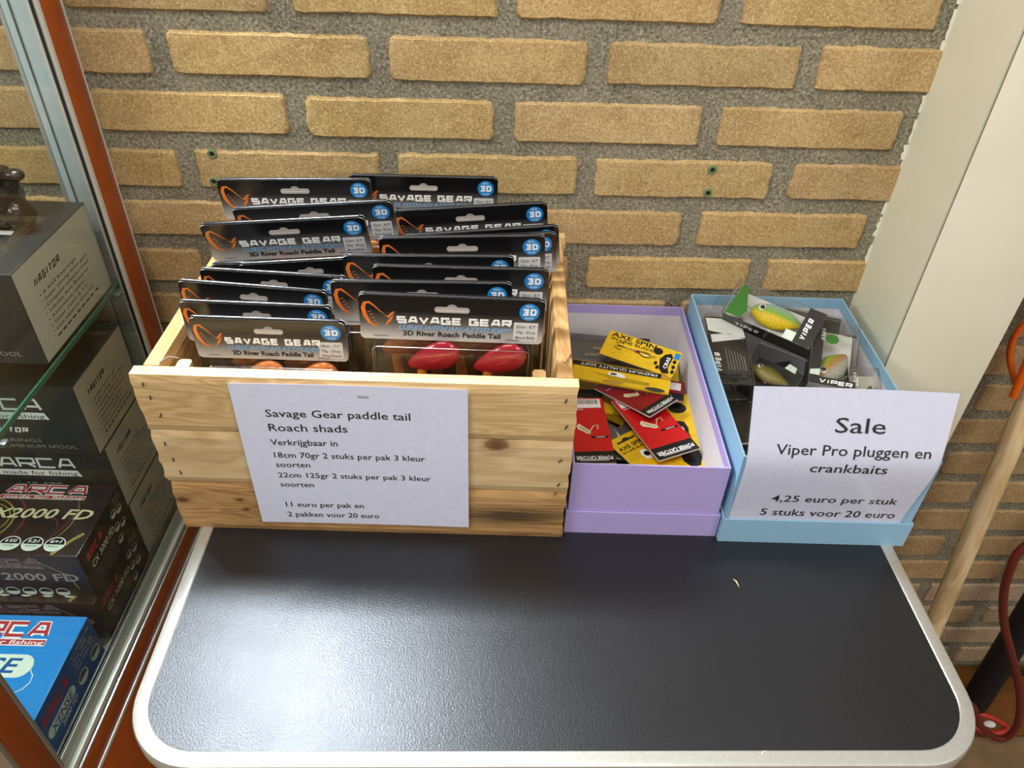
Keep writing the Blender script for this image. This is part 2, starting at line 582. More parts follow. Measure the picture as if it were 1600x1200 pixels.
    def stroke(s, pts, t, m, F, z=0.0, closed=False):
        """flat mitred band of width t along pts"""
        P = [Vector((p[0], p[1])) for p in pts]
        n = len(P)
        vs = []
        for i, p in enumerate(P):
            a = P[i - 1] if (i > 0 or closed) else None
            b = P[(i + 1) % n] if (i < n - 1 or closed) else None
            d1 = (p - a).normalized() if a is not None else None
            d2 = (b - p).normalized() if b is not None else None
            if d1 is None:
                nn, k = Vector((-d2.y, d2.x)), 1.0
            elif d2 is None:
                nn, k = Vector((-d1.y, d1.x)), 1.0
            else:
                n1, n2 = Vector((-d1.y, d1.x)), Vector((-d2.y, d2.x))
                nn = (n1 + n2)
                nn = nn.normalized() if nn.length > 1e-6 else n1
                k = min(1.6, 1.0 / max(0.2, nn.dot(n1)))
            q = nn * (t / 2 * k)
            vs += [(p.x + q.x, p.y + q.y, z), (p.x - q.x, p.y - q.y, z)]
        fs = [(2 * i + 1, (2 * i + 3) % (2 * n), (2 * i + 2) % (2 * n), 2 * i) for i in range(n if closed else n - 1)]
        return s.add(vs, fs, m, False, F)

    def wide(s, body, x0, x1, base, cap, m, F, z=0.0002, t=0.2, shear=0.0, gap=0.34):
        """square-cut wide capitals between x0 and x1; t is the stroke over the cap height"""
        tt = t * cap
        n = sum(0.5 if c in ' I' else 1.0 for c in body)
        g = gap * cap
        lw = ((x1 - x0) - g * (len(body) - 1)) / n
        x = x0
        for i, c in enumerate(body):
            w_ = lw * (0.5 if c in ' I' else 1.0)
            for k, pl in enumerate(WIDE.get(c, ())):
                cl = pl[0] == pl[-1]
                pp = pl[:-1] if cl else pl
                pts = []
                for (u, v) in pp:
                    yy = tt / 2 + v * (cap - tt)
                    xx = x + (w_ / 2 if c == 'I' else tt / 2 + u * (w_ - tt))
                    pts.append((xx + shear * yy, base + yy))
                s.stroke(pts, tt, m, F, z + 0.00001 * k + 0.000004 * (i % 2), cl)
            x += w_ + g
        return s

    def build(s, name, parent=None, loc=(0, 0, 0), rot=(0, 0, 0), me=None):
        if me is None:
            me = bpy.data.meshes.new(name)
            me.from_pydata(s.v, [], s.f)
            for x in s.mats:
                me.materials.append(x)
            me.polygons.foreach_set('material_index', s.mi)
            me.polygons.foreach_set('use_smooth', s.sm)
            me.update()
            if any(s.sm):
                me.set_sharp_from_angle(angle=R(40))
        return link(name, me, parent, loc, rot)


def link(name, me, parent=None, loc=(0, 0, 0), rot=(0, 0, 0)):
    o = bpy.data.objects.new(name, me)
    C.objects.link(o)
    o.parent = parent
    o.location = loc
    o.rotation_euler = rot
    return o


def frame(o, x, y):
    """4x4 with origin o, local x and y axes"""
    x, y = Vector(x).normalized(), Vector(y).normalized()
    mt = Matrix((x, y, x.cross(y))).transposed().to_4x4()
    mt.translation = Vector(o)
    return mt


def tag(o, label, cat, group=None):
    o['label'] = label
    o['category'] = cat
    if group:
        o['group'] = group
    return o


def thing(name, label, cat, loc=(0, 0, 0), rot=(0, 0, 0), group=None):
    return tag(link(name, None, None, loc, rot), label, cat, group)


def struct(o):
    o['kind'] = 'structure'
    return o


def rrect(x0, x1, y0, y1, r, n=6, corners=(1, 1, 1, 1)):
    """rounded rectangle, counter-clockwise from lower left"""
    p = []
    for (cx, cy, a0, on) in ((x0 + r, y0 + r, PI, corners[0]), (x1 - r, y0 + r, 1.5 * PI, corners[1]), (x1 - r, y1 - r, 0, corners[2]), (x0 + r, y1 - r, 0.5 * PI, corners[3])):
        if on:
            for i in range(n + 1):
                a = a0 + 0.5 * PI * i / n
                p.append((cx + r * math.cos(a), cy + r * math.sin(a)))
        else:
            p.append((x0 if cx < (x0 + x1) / 2 else x1, y0 if cy < (y0 + y1) / 2 else y1))
    return p


# ------------------------------------------------------------------ brick wall
def row_bottom(i):
    """row 0 is the row whose lower edge lies at 1.147 m; rows count downward"""
    if i <= 5:
        return 1.147 - 0.061 * i
    if i == 6:
        return 1.147 - 0.368
    return 1.147 - 0.368 - 0.0633 * (i - 6)


def build_wall():
    b = MB()
    cols = []
    rnd = random.Random(3)

    def nv(x, z, s):
        return noise.noise(Vector((x * s, z * s, 1.3)))
    # mortar, a slightly uneven sheet
    xs = [-1.3 + 0.02 * i for i in range(161)]
    zs = [0.02 * i for i in range(108)]
    vs = [(x, 0.0009 * nv(x, z, 60) + 0.0010 * nv(x, z, 17), z) for z in zs for x in xs]
    n = len(xs)
    fs = [(j * n + i, j * n + i + 1, (j + 1) * n + i + 1, (j + 1) * n + i) for j in range(len(zs) - 1) for i in range(n - 1)]
    b.add(vs, fs, 'mortar', True)
    cols += [(1, 1, 1)] * len(vs)
    P = 0.22
    for r in range(-15, 19):
        zb = row_bottom(r)
        zt = row_bottom(r - 1) - 0.0150
        if zb < 0.004:
            zb = 0.0
        if zt - zb < 0.01:
            continue
        odd = r % 2
        for c in range(-7, 9):
            xa = (c + (0.5 - 0.0756 if odd else 0.0)) * P + 0.0100
            xb = xa + P - 0.0195
            xa += rnd.uniform(-0.002, 0.002)
            xb += rnd.uniform(-0.002, 0.002)
            if xa < -1.29 or xb > 1.88:
                continue
            near = (-0.5 < xa < 0.8 and zb > 0.7) or (xa > 0.55 and zb < 0.95)
            nx, nz = (44, 12) if near else (16, 5)
            sd = rnd.uniform(0, 100)
            za, zc = zb + rnd.uniform(-0.001, 0.001), zt + rnd.uniform(-0.0015, 0.0015)
            tn = rnd.uniform(0.90, 1.06)
            t = (tn * rnd.uniform(0.98, 1.03), tn, tn * rnd.uniform(0.92, 1.06))
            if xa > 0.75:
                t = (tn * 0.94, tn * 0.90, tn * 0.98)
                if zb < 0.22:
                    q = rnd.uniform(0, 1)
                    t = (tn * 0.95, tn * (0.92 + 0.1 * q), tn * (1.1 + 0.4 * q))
            vs = []
            wx, wz = xb - xa, zc - za
            rad = rnd.uniform(0.004, 0.010)
            for j in range(nz + 1):
                for i in range(nx + 1):
                    u, v = i / nx, j / nz
                    # cluster towards edges
                    u = 0.5 - 0.5 * math.cos(PI * u) if near else u
                    x, z = xa + u * wx, za + v * wz
                    # ragged outline
                    ex = 0.0016 * nv(z, sd, 90) + 0.0012 * nv(z, sd, 300)
                    ez = 0.0014 * nv(x, sd, 50) + 0.0012 * nv(x, sd, 230)
                    x += ex * abs(2 * u - 1) ** 3
                    z += ez * abs(2 * v - 1) ** 3
                    dx, dz = min(u, 1 - u) * wx, min(v, 1 - v) * wz
                    if dx < rad and dz < rad:
                        d = rad - math.hypot(rad - dx, rad - dz)
                    else:
                        d = min(dx, dz)
                    k = max(-0.3, min(1.0, d / 0.0035))
                    k = 1 - (1 - max(k, 0)) ** 2 if k > 0 else k * 2
                    y = 0.0022 - 0.0062 * k + 0.0006 * nv(x, z, 70) * k
                    vs.append((x, y, z))
            fs = [(j * (nx + 1) + i, j * (nx + 1) + i + 1, (j + 1) * (nx + 1) + i + 1, (j + 1) * (nx + 1) + i) for j in range(nz) for i in range(nx)]
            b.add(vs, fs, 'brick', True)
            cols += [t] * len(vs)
    o = b.build('wall_back')
    a = o.data.color_attributes.new('tint', 'FLOAT_COLOR', 'POINT')
    flat = []
    for c in cols:
        flat += [c[0], c[1], c[2], 1.0]
    a.data.foreach_set('color', flat)
    struct(o)


build_wall()
f = MB()
f.box((-1.4, -2.2, -0.05), (1.95, 0.02, 0.0), 'floor')
struct(f.build('floor'))

# painted pillar in front of the wall, with a ragged paint edge on the mortar
p = MB()
p.box((0.6650, -0.1135, 0.0), (0.6690, 0.003, 2.12), 'pillar2')
p.box((0.6672, -0.1165, 0.0), (0.7850, 0.003, 2.12), 'hole')
p.box((0.6655, -0.1185, 0.0), (0.7850, -0.1168, 2.12), 'pillar', 0.0005, 2)
p.box((0.7815, -0.1168, 0.0), (0.7850, 0.003, 2.12), 'pillar')
rg = random.Random(5)
z = 0.72
while z < 1.45:
    h = rg.uniform(0.008, 0.03)
    wd = rg.uniform(0.0005, 0.006) if rg.random() < 0.75 else 0.0002
    n = 5
    left = [(0.6652 - wd * rg.uniform(0.4, 1.0), -0.0012, z + h * i / n) for i in range(n + 1)]
    p.poly([(0.6655, -0.0012, z)] + left + [(0.6655, -0.0012, z + h)], 'pillar2')
    z += h * rg.uniform(0.9, 1.3)
struct(p.build('pillar'))

# wall plugs left in old drill holes
for (px, pz, lb) in ((-0.0959, 1.0056, 'green wall plug in the brick left of the crate, upper of two'),
                     (-0.1004, 0.9738, 'green wall plug in the brick by the back left card, lower of two'),
                     (0.4535, 1.0001, 'green wall plug in the brick above the boxes, upper of two'),
                     (0.4537, 0.9727, 'green wall plug in the brick above the boxes, lower of two')):
    q = MB()
    F = frame((0, 0, 0), (1, 0, 0), (0, 0, 1))
    q.lathe([(0.0026, -0.003), (0.0026, 0.0006), (0.0034, 0.0012), (0.0050, 0.0008), (0.0055, -0.0005), (0.005, -0.003)], 'plug', 16, F)
    q.disc((0, 0, 0.00075), 0.0026, 'hole', F, 14)
    tag(q.build('wall_plug', None, (px, -0.0042, pz)), lb, 'wall plug', 'old wall plugs in the bricks')

# ------------------------------------------------------------------ table
t = thing('folding_table', 'dark folding table with rounded corners and a pale aluminium rim', 'table', (0.273, -0.27, 0.0))
tx = lambda x: x - 0.273
ty = lambda y: y + 0.27
X0, X1, Y0, Y1 = tx(-0.0835), tx(0.6255), ty(-0.5345), ty(-0.0135)
q = MB()
ins = 0.0135
q.prism(rrect(X0 + ins, X1 - ins, Y0 + ins, Y1 - ins, 0.050, 12), TZ - 0.014, TZ, 'table')
tt = q.build('tabletop', t)
q = MB()
prof = [(ins, -0.0002), (ins - 0.001, 0.0008), (0.004, 0.0008), (0.0012, -0.0006), (0.0, -0.004), (0.0, -0.017), (0.0015, -0.020), (0.006, -0.021), (0.006, -0.0195)]
rings = []
for (i_, dz) in prof:
    rings.append([(a, b_, TZ + dz) for a, b_ in rrect(X0 + i_, X1 - i_, Y0 + i_, Y1 - i_, 0.0635 - i_, 12)])
n = len(rings[0])
vs = [v for rr in rings for v in rr]
fs = [(k * n + i, (k + 1) * n + i, (k + 1) * n + (i + 1) % n, k * n + (i + 1) % n) for k in range(len(prof) - 1) for i in range(n)]
q.add(vs, [tuple(reversed(f_)) for f_ in fs], 'edge', True)
q.build('rim', t)
for (lx, ly, dx) in ((X0 + 0.06, Y0 + 0.07, -1), (X0 + 0.06, Y1 - 0.07, -1), (X1 - 0.06, Y0 + 0.07, 1), (X1 - 0.06, Y1 - 0.07, 1)):
    q = MB()
    q.tube([(lx, ly, TZ - 0.014), (lx, ly, 0.012)], 0.0125, 'edge', 14)
    q.lathe([(0.015, 0.0), (0.0155, 0.004), (0.0155, 0.03), (0.013, 0.032)], 'black', 14, Matrix.Translation((lx, ly, 0)))
    q.build('leg', t)
for yy in (Y0 + 0.06, Y1 - 0.08):
    q = MB()
    q.box((X0 + 0.05, yy, TZ - 0.034), (X1 - 0.05, yy + 0.02, TZ - 0.014), 'edge', 0.002)
    q.build('frame_bar', t)

# small crumbs lying on the table
for (cx, cy, ln, an, lb, mt) in ((0.4505, -0.358, 0.010, -1.2, 'tan splinter lying on the dark table in front of the blue box', 'stick'),
                                 (0.432, -0.523, 0.006, 0.7, 'tiny pale splinter at the front edge of the table', 'cream')):
    q = MB()
    q.tube([(-ln / 2, 0, 0.0006), (-ln * 0.1, 0.0007, 0.0011), (ln / 2, -0.0003, 0.0005)], [0.0003, 0.0008, 0.0002], mt, 6)
    tag(q.build('wood_splinter', None, (cx, cy, TZ), (0, 0, an)), lb, 'splinter')

# ------------------------------------------------------------------ wooden crate
CR = (-0.0975, -0.2935, TZ)
CW, CD, CH = 0.3815, 0.288, 0.1963
crate = thing('wooden_crate', 'pale pine plank crate holding carded lures, white price sheet on its front', 'crate', CR, (0, 0, YAW))
pal = [(sr(180, 142, 92), sr(222, 190, 138)), (sr(182, 148, 102), sr(220, 192, 146)), (sr(142, 100, 58), sr(198, 156, 102))]
rows_ = [(0.1333, 0.1963, -0.0030, 0.3830), (0.0668, 0.1322, -0.0022, 0.3825), (0.0, 0.0656, -0.0004, 0.3818)]
kn = [[], [(0.313 - 0.19, 0.0275, 0.010)], [(-0.184, 0.0095, 0.0055), (-0.128, 0.0115, 0.003), (-0.124, -0.0025, 0.003)]]
sm = [None, None, (0.138, -0.001, 0.090, 0.019)]


def plank(name, parent, ln, th, hh, mat, loc, rot, rough_ends=False):
    """plank with local X along its length, slightly uneven ends"""
    b = MB()
    nz = 9
    rnd = random.Random(int(loc[2] * 9999) + int(loc[1] * 999))
    el = [rnd.uniform(-0.0012, 0.0012) if rough_ends else 0 for _ in range(nz + 1)]
    er = [rnd.uniform(-0.0012, 0.0012) if rough_ends else 0 for _ in range(nz + 1)]
    bv = 0.0020
    sec = lambda yy: [(-ln / 2, yy), (ln / 2, yy)]
    vs, fs = [], []
    for j in range(nz + 1):
        z_ = -hh / 2 + hh * j / nz
        k = bv if j in (0, nz) else 0
        vs += [(-ln / 2 + el[j], -th / 2 + k, z_), (ln / 2 + er[j], -th / 2 + k, z_), (ln / 2 + er[j], th / 2 - k, z_), (-ln / 2 + el[j], th / 2 - k, z_)]
    for j in range(nz):
        for i in range(4):
            k = (i + 1) % 4
            fs.append((j * 4 + i, j * 4 + k, (j + 1) * 4 + k, (j + 1) * 4 + i))
    fs.append((3, 2, 1, 0))
    fs.append(tuple(nz * 4 + i for i in range(4)))
    b.add(vs, fs, mat)
    return b.build(name, parent, loc, rot)


TH = 0.016
for side, y_ in (('front', TH / 2), ('rear', CD - TH / 2)):
    for i, (z0, z1, xa, xb) in enumerate(rows_):
        mt = wood('pine_' + side + str(i), pal[i][0], pal[i][1], kn[i] if side == 'front' else (), i * 1.7 + (side == 'rear') * 5 + 0.4, [70, 40, 60][i], 0.6, sm[i] if side == 'front' else None)
        o = plank('front_plank' if side == 'front' else 'rear_plank', crate, xb - xa, TH, z1 - z0, mt, ((xa + xb) / 2, y_, (z0 + z1) / 2), (0, 0, 0), True)
mside = wood('pine_side', sr(164, 120, 70), sr(212, 170, 112), (), 3.3, 50)
for x_ in (0.0095, CW - 0.0095):
    for (z0, z1) in ((0.105, 0.1955), (0.0, 0.104)):
        plank('side_plank', crate, CD - 2 * TH - 0.0006, 0.0175, z1 - z0, mside, (x_, CD / 2, (z0 + z1) / 2), (0, 0, PI / 2))
q = MB()
q.box((-CW / 2 + 0.019, -CD / 2 + TH + 0.0005, -0.005), (CW / 2 - 0.019, CD / 2 - TH - 0.0005, 0.005), mside)
q.build('bottom_board', crate, (CW / 2, CD / 2, 0.0052))
mb_ = wood('pine_batten', sr(190, 146, 90), sr(232, 196, 138), (), 6.1, 40)
for (x_, y_) in ((0.0185 + 0.0135, TH + 0.0065), (CW - 0.0185 - 0.0135, TH + 0.0065)):
    plank('corner_batten', crate, 0.178, 0.012, 0.026, mb_, (x_, y_, 0.0995), (PI / 2, -PI / 2, 0))
for (x_, z_, a) in ((0.006, 0.185, 1.2), (0.009, 0.170, 1.4), (0.012, 0.150, 1.1), (0.008, 0.115, 1.4), (0.011, 0.095, 1.5), (0.014, 0.078, 1.6), (0.372, 0.180, 1.3), (0.374, 0.150, 1.1), (0.371, 0.108, 0.9), (0.372, 0.076, 1.1), (0.370, 0.064, 1.2)):
    q = MB()
    q.tube([(x_, -0.0006, z_), (x_ + 0.005 * math.cos(a), -0.0011, z_ + 0.005 * math.sin(a))], 0.0005, 'hole', 6)
    q.build('staple', crate)
q = MB()
q.tube([(0.015, 0.020, 0.1957), (0.022, 0.026, 0.1982), (0.030, 0.027, 0.1960)], 0.0005, 'steel', 6)
q.build('staple', crate)
q = MB()
q.tube([(0.3705, 0.040, 0.1952), (0.3725, 0.034, 0.1977), (0.3785, 0.050, 0.1962)], 0.0005, 'steel', 6)
q.build('staple', crate)

# price sheet stapled to the crate
XR = Matrix.Translation(CR) @ Matrix.Rotation(YAW, 4, 'Z')
sheet = thing('price_sheet', 'white laminated price sheet with eight lines stapled to the wooden crate', 'sign', XR @ Vector((0.0812, -0.0006, 0.0165)), (0, 0, YAW))
q = MB()
n = 16
W_, H_ = 0.2060, 0.1765
vs, fs = [], []
fy = lambda u, v: -0.0008 - 0.0016 * (4 * (u - 0.5) ** 2) * (0.4 + 0.6 * v) - 0.0008 * math.sin(PI * v) - 0.001 * (1 - v) ** 3
for j in range(n + 1):
    for i in range(n + 1):
        u, v = i / n, j / n
        vs.append((u * W_, fy(u, v), v * H_))
fs = [(j * (n + 1) + i, j * (n + 1) + i + 1, (j + 1) * (n + 1) + i + 1, (j + 1) * (n + 1) + i) for j in range(n) for i in range(n)]
q.add(vs, fs, 'paper', True)
q.add([(x, y + 0.0004, z_) for x, y, z_ in vs], [tuple(reversed(f_)) for f_ in fs], 'paper', True)
F = frame((0, 0, 0), (1, 0, 0), (0, 0, 1))


def sheet_text(q, lines, surf, res=2):
    for (body, x0, x1, bs, cap) in lines:
        vs, fs, wd = glyphs(body, 0, 0.004, res)
        q.add([surf(x0 + a * (x1 - x0), bs + b_ * cap) for a, b_ in vs], fs, 'ink')


s1 = lambda x, z_: (x, fy(x / W_, z_ / H_) - 0.0003, z_)
dx, dz = -0.0812, -0.0165
sheet_text(q, [(b_, a + dx, c + dx, e + dz, cp) for (b_, a, c, e, cp) in (
    ('Savage Gear paddle tail', 0.1080, 0.2360, 0.1562, 0.0083),
    ('Roach shads', 0.1082, 0.1785, 0.1394, 0.0086),
    ('Verkrijgbaar in', 0.1070, 0.1678, 0.1222, 0.0072),
    ('18cm 70gr 2 stuks per pak 3 kleur', 0.1077, 0.2470, 0.1064, 0.0068),
    ('soorten', 0.1074, 0.1392, 0.0943, 0.0066),
    ('22cm 125gr 2 stuks per pak 3 kleur', 0.1074, 0.2515, 0.0806, 0.0064),
    ('soorten', 0.1075, 0.1392, 0.0680, 0.0064),
    ('11 euro per pak en', 0.1084, 0.1842, 0.0400, 0.0066),
    ('2 pakken voor 20 euro', 0.1082, 0.1984, 0.0257, 0.0068))], s1)
q.build('paper', sheet)
q = MB()
q.tube([(0.1100, fy(0.53, 0.94) - 0.0006, 0.1655), (0.1195, fy(0.56, 0.94) - 0.0006, 0.1652)], 0.0006, 'steel', 6)
q.build('staple', sheet)


# ------------------------------------------------------------------ carded lure packs
def sgear_logo(q, F, x0, y0, w_, h_):
    """orange claw-shaped emblem"""
    pt = lambda u, v: (x0 + u * w_, y0 + v * h_)
    outer = [pt(0.42, 0.0), pt(0.18, 0.20), pt(0.05, 0.48), pt(0.0, 0.78), pt(0.06, 0.97), pt(0.20, 1.0), pt(0.36, 0.86), pt(0.52, 0.68), pt(0.66, 0.54)]
    wid = [0.05, 0.13, 0.17, 0.17, 0.14, 0.10, 0.06, 0.04, 0.015]
    q.ribbon(outer, [k * w_ * 0.8 for k in wid], 'orangeprint', F, 0.0001)
    q.ribbon([pt(0.66, 0.50), pt(0.78, 0.44), pt(0.92, 0.62), pt(1.0, 0.66)], [0.01 * w_, 0.09 * w_, 0.07 * w_, 0.01 * w_], 'orangeprint', F, 0.0001)
    q.ribbon([pt(0.95, 0.54), pt(0.80, 0.28), pt(0.66, 0.10)], [0.01 * w_, 0.10 * w_, 0.02 * w_], 'orangeprint', F, 0.0001)
    for k in range(5):
        u, v = 0.14 + 0.055 * k, 0.62 - 0.12 * k
        q.ribbon([pt(u, v), pt(u + 0.10, v + 0.04)], 0.022 * w_, 'orangeprint', F, 0.0001)


def header_mesh(w_, size, weight, kind, small):
    h = HH
    q = MB()
    r = 0.0022
    F = frame((0, -r, 0), (1, 0, 0), (0, 0, 1))
    pl = rrect(0, w_, -h, -0.0006, 0.0042, 5)
    q.prism(pl, -0.0005, 0.0, 'grad', 'cardedge', F)
    Fb = frame((w_, r, 0), (-1, 0, 0), (0, 0, 1))
    q.prism(pl, -0.0005, 0.0, 'grad', 'cardedge', Fb)
    # folded top
    n = 8
    vs, fs = [], []
    for i in range(n + 1):
        a = PI * i / n
        for x in (0.0045, w_ - 0.0045):
            vs.append((x, -r * math.cos(a), -0.001 + r * 0.9 * math.sin(a)))
    fs = [(2 * i, 2 * i + 1, 2 * i + 3, 2 * i + 2) for i in range(n)]
    q.add(vs, [tuple(reversed(f_)) for f_ in fs], 'grad', True)
    U = lambda u: u * w_
    V = lambda v: -v * h
    sgear_logo(q, F, U(0.022), V(0.74), 0.172 * w_, 0.56 * h)
    q.wide('SAVAGE GEAR', U(0.20), U(0.825), V(0.625), 0.165 * h, 'white', F, 0.0002, 0.28, 0.0, 0.12)
    q.text('LURES WITH AN ATTITUDE!!!', U(0.205), U(0.825), V(0.760), 0.100 * h, 'ltblue', F, 0.0002, 0.35, 0.03)
    q.text('3D River Roach Paddle Tail', U(0.232), U(0.768), V(0.900), 0.105 * h, 'ink', F, 0.0002, 0, 0.03)
    cx = U(0.918) if not small else U(0.905)
    rr = 0.0088
    q.disc((cx, V(0.27), 0.0001), rr, 'blueprint', F, 28)
    q.wide('3D', cx - rr * 0.72, cx + rr * 0.72, V(0.27) - rr * 0.38, rr * 0.78, 'white', F, 0.0002, 0.27, 0.0, 0.18)
    q.text('REAL', cx - rr * 0.38, cx + rr * 0.38, V(0.27) + rr * 0.56, rr * 0.24, 'white', F, 0.0002)
    q.text('SCAN', cx - rr * 0.40, cx + rr * 0.40, V(0.27) - rr * 0.80, rr * 0.24, 'white', F, 0.0002)
    lx0, lx1 = U(0.972) - 0.0215, U(0.972)
    q.prism(rrect(lx0, lx1, V(0.93), V(0.51), 0.001, 2), 0.0, 0.0001, 'label', None, F)
    for i, tx_ in enumerate((size, weight, kind)):
        q.text(tx_, lx0 + 0.0022, lx1 - 0.0022, V(0.635 + 0.125 * i), 0.0030, 'ink', F, 0.0003)
    for a in (0.07, 0.80):
        q.ribbon([(U(a), V(0.915)), (U(a + 0.075), V(0.925))], 0.0005, 'hole', F, 0.0003)
    b = q.build('header_card')
    me = b.data
    bpy.data.objects.remove(b)
    return me


def slot_mesh(w_):
    q = MB()
    F = frame((0, -0.0023, 0), (1, 0, 0), (0, 0, 1))
    u0, u1, v0, v1 = 0.405 * w_, 0.595 * w_, -0.345 * HH, -0.225 * HH
    r = (v1 - v0) / 2
    q.prism(rrect(u0, u1, v0, v1, r * 0.98, 6), 0.0, 0.0006, 'slot', None, F)
    cx = (u0 + u1) / 2
    q.prism([(cx + 0.0045 * math.cos(PI * i / 10), v1 - 0.0004 + 0.0032 * math.sin(PI * i / 10)) for i in range(11)], 0.0, 0.0003, 'pgrey', None, F)
    q.prism(rrect(u0 + r * 0.5, u1 - r * 0.5, v0 + r * 0.55, v0 + r * 1.0, r * 0.2, 3), 0.0006, 0.0008, 'cardedge', None, F)
    b = q.build('hang_slot')
    me = b.data
    bpy.data.objects.remove(b)
    return me


HM = {'big_red': (header_mesh(0.160, '22cm - 8.7"', '125g - 4\u00bdoz', 'Blood Belly', False), 0.160),
      'big_dirty': (header_mesh(0.160, '22cm - 8.7"', '125g - 4\u00bdoz', 'Dirty Roach', False), 0.160),
      'small': (header_mesh(0.134, '18cm - 7.1"', '70g - 2\u00bdoz', 'Dirty Roach', True), 0.134)}
SM = {0.160: slot_mesh(0.160), 0.134: slot_mesh(0.134)}


def pack(x, y, z, kind, roll, lean, label, yaw=0.0, hang=None, show=True):
    """x, y, z: upper left corner of the header card"""
    hm, w_ = HM[kind]
    floor_z = TZ + 0.0105
    L = (z - floor_z) / max(math.cos(lean), 0.5) - 0.0012 - abs(math.sin(roll)) * w_ * (1 if roll < 0 else 0.12)
    rot = Matrix.Rotation(yaw, 4, 'Z') @ Matrix.Rotation(-lean, 4, 'X') @ Matrix.Rotation(-roll, 4, 'Y')
    root = thing('lure_pack', label, 'lure pack', (x, y, z), rot.to_euler(), 'carded paddle tail lures in the crate')
    link('header_card', hm, root)
    link('hang_slot', SM[w_], root)
    # clear blister: tray with raised bubble, open at the back, sheet behind
    q = MB()
    yb = y + L * 0.5 * math.sin(-lean)
    li = CR[0] + 0.0193 - math.sin(YAW) * (yb - CR[1]) - x
    ri = CR[0] + CW - 0.0193 - math.sin(YAW) * (yb - CR[1]) - x
    sl = math.tan(roll) * L * 0.9      # a tilted card swings its lower corners sideways
    bx0, bx1 = max(0.062 * w_, li + 0.002 + max(0, -sl)), min(0.938 * w_, ri - 0.002 - max(0, sl))
    fx0, fx1 = max(0.012 * w_, li + 0.001 + max(0, -sl)), min(0.988 * w_, ri - 0.001 - max(0, sl))
    q.box((bx0, -0.0138, -L + 0.006), (bx1, -0.0006, -HH + 0.0035 - 0.004), 'blister', 0.0045, 3)
    q.prism(rrect(fx0, fx1, -L, -HH + 0.002, 0.004, 4), -0.0003, 0.0003, 'blister', None, frame((0, 0.0006, 0), (1, 0, 0), (0, 0, 1)))
    zt0, zb0 = -HH - 0.0007, -L + 0.0065
    ring = rrect(bx0 + 0.0012, bx1 - 0.0012, zb0, zt0, 0.0045, 4)
    q.tube([(a, -0.0132, b) for a, b in ring + ring[:1]], 0.00035, 'foldline', 6)
    q.tube([(a, -0.0012, b) for a, b in ring + ring[:1]], 0.00035, 'foldline', 6)
    q.build('blister', root)
    tail = 'redlure' if kind == 'big_red' else 'orangelure'
    for k, cx in enumerate((0.40, 0.77) if w_ > 0.15 else (0.42, 0.78)):
        cx *= w_
        sc_ = 1.0 if w_ > 0.15 else 0.85
        b = MB()
        zt_ = -HH - 0.006
        zb_ = -L + 0.014
        pts, rad = [], []
        for i in range(13):
            u = i / 12
            pts.append((cx - 0.012 * sc_ + 0.006 * math.sin(u * 3), -0.0068, zt_ - 0.012 + (zb_ - zt_ + 0.012) * u))
            rad.append((0.0034 + 0.0030 * math.sin(PI * min(1, u * 1.05)) ** 0.8) * sc_ if i < 12 else 0.0008)
        b.tube(pts, rad, 'orangelure', 12)
        lo = b.build('lure', root)
        b = MB()
        tilt = Matrix.Translation((cx, -0.0076, -HH - 0.0150 * sc_)) @ Matrix.Rotation(R(-20), 4, 'Y')

        def boot(p_):
            # wide rounded toe on the right, pointed heel on the left, ridge across
            s_ = 0.80 + 0.20 * max(-1, min(1, p_.x * 1.4))
            return Vector((p_.x, p_.y * (0.75 + 0.25 * s_) - 0.25 * abs(p_.z) * 0, p_.z * s_ + 0.06 * p_.x))
        b.ell((0, 0, 0), (0.0245 * sc_, 0.0058, 0.0175 * sc_), tail, tilt, 24, 16, boot)
        b.tube([(cx - 0.014 * sc_, -0.0095, -HH - 0.0195 * sc_), (cx + 0.002, -0.0130, -HH - 0.0150 * sc_), (cx + 0.017 * sc_, -0.0108, -HH - 0.0075 * sc_)], [0.0008, 0.0016, 0.0006], tail, 8)
        b.build('paddle_tail', lo)
    return root


def px_pack(kind, TL, TR, lean, label, yaw=0.0):
    roll = math.atan2(TR[1] - TL[1], TR[0] - TL[0])
    return pack(TL[0], TL[2], TZ + TL[1], kind, roll, R(lean), label, R(yaw))


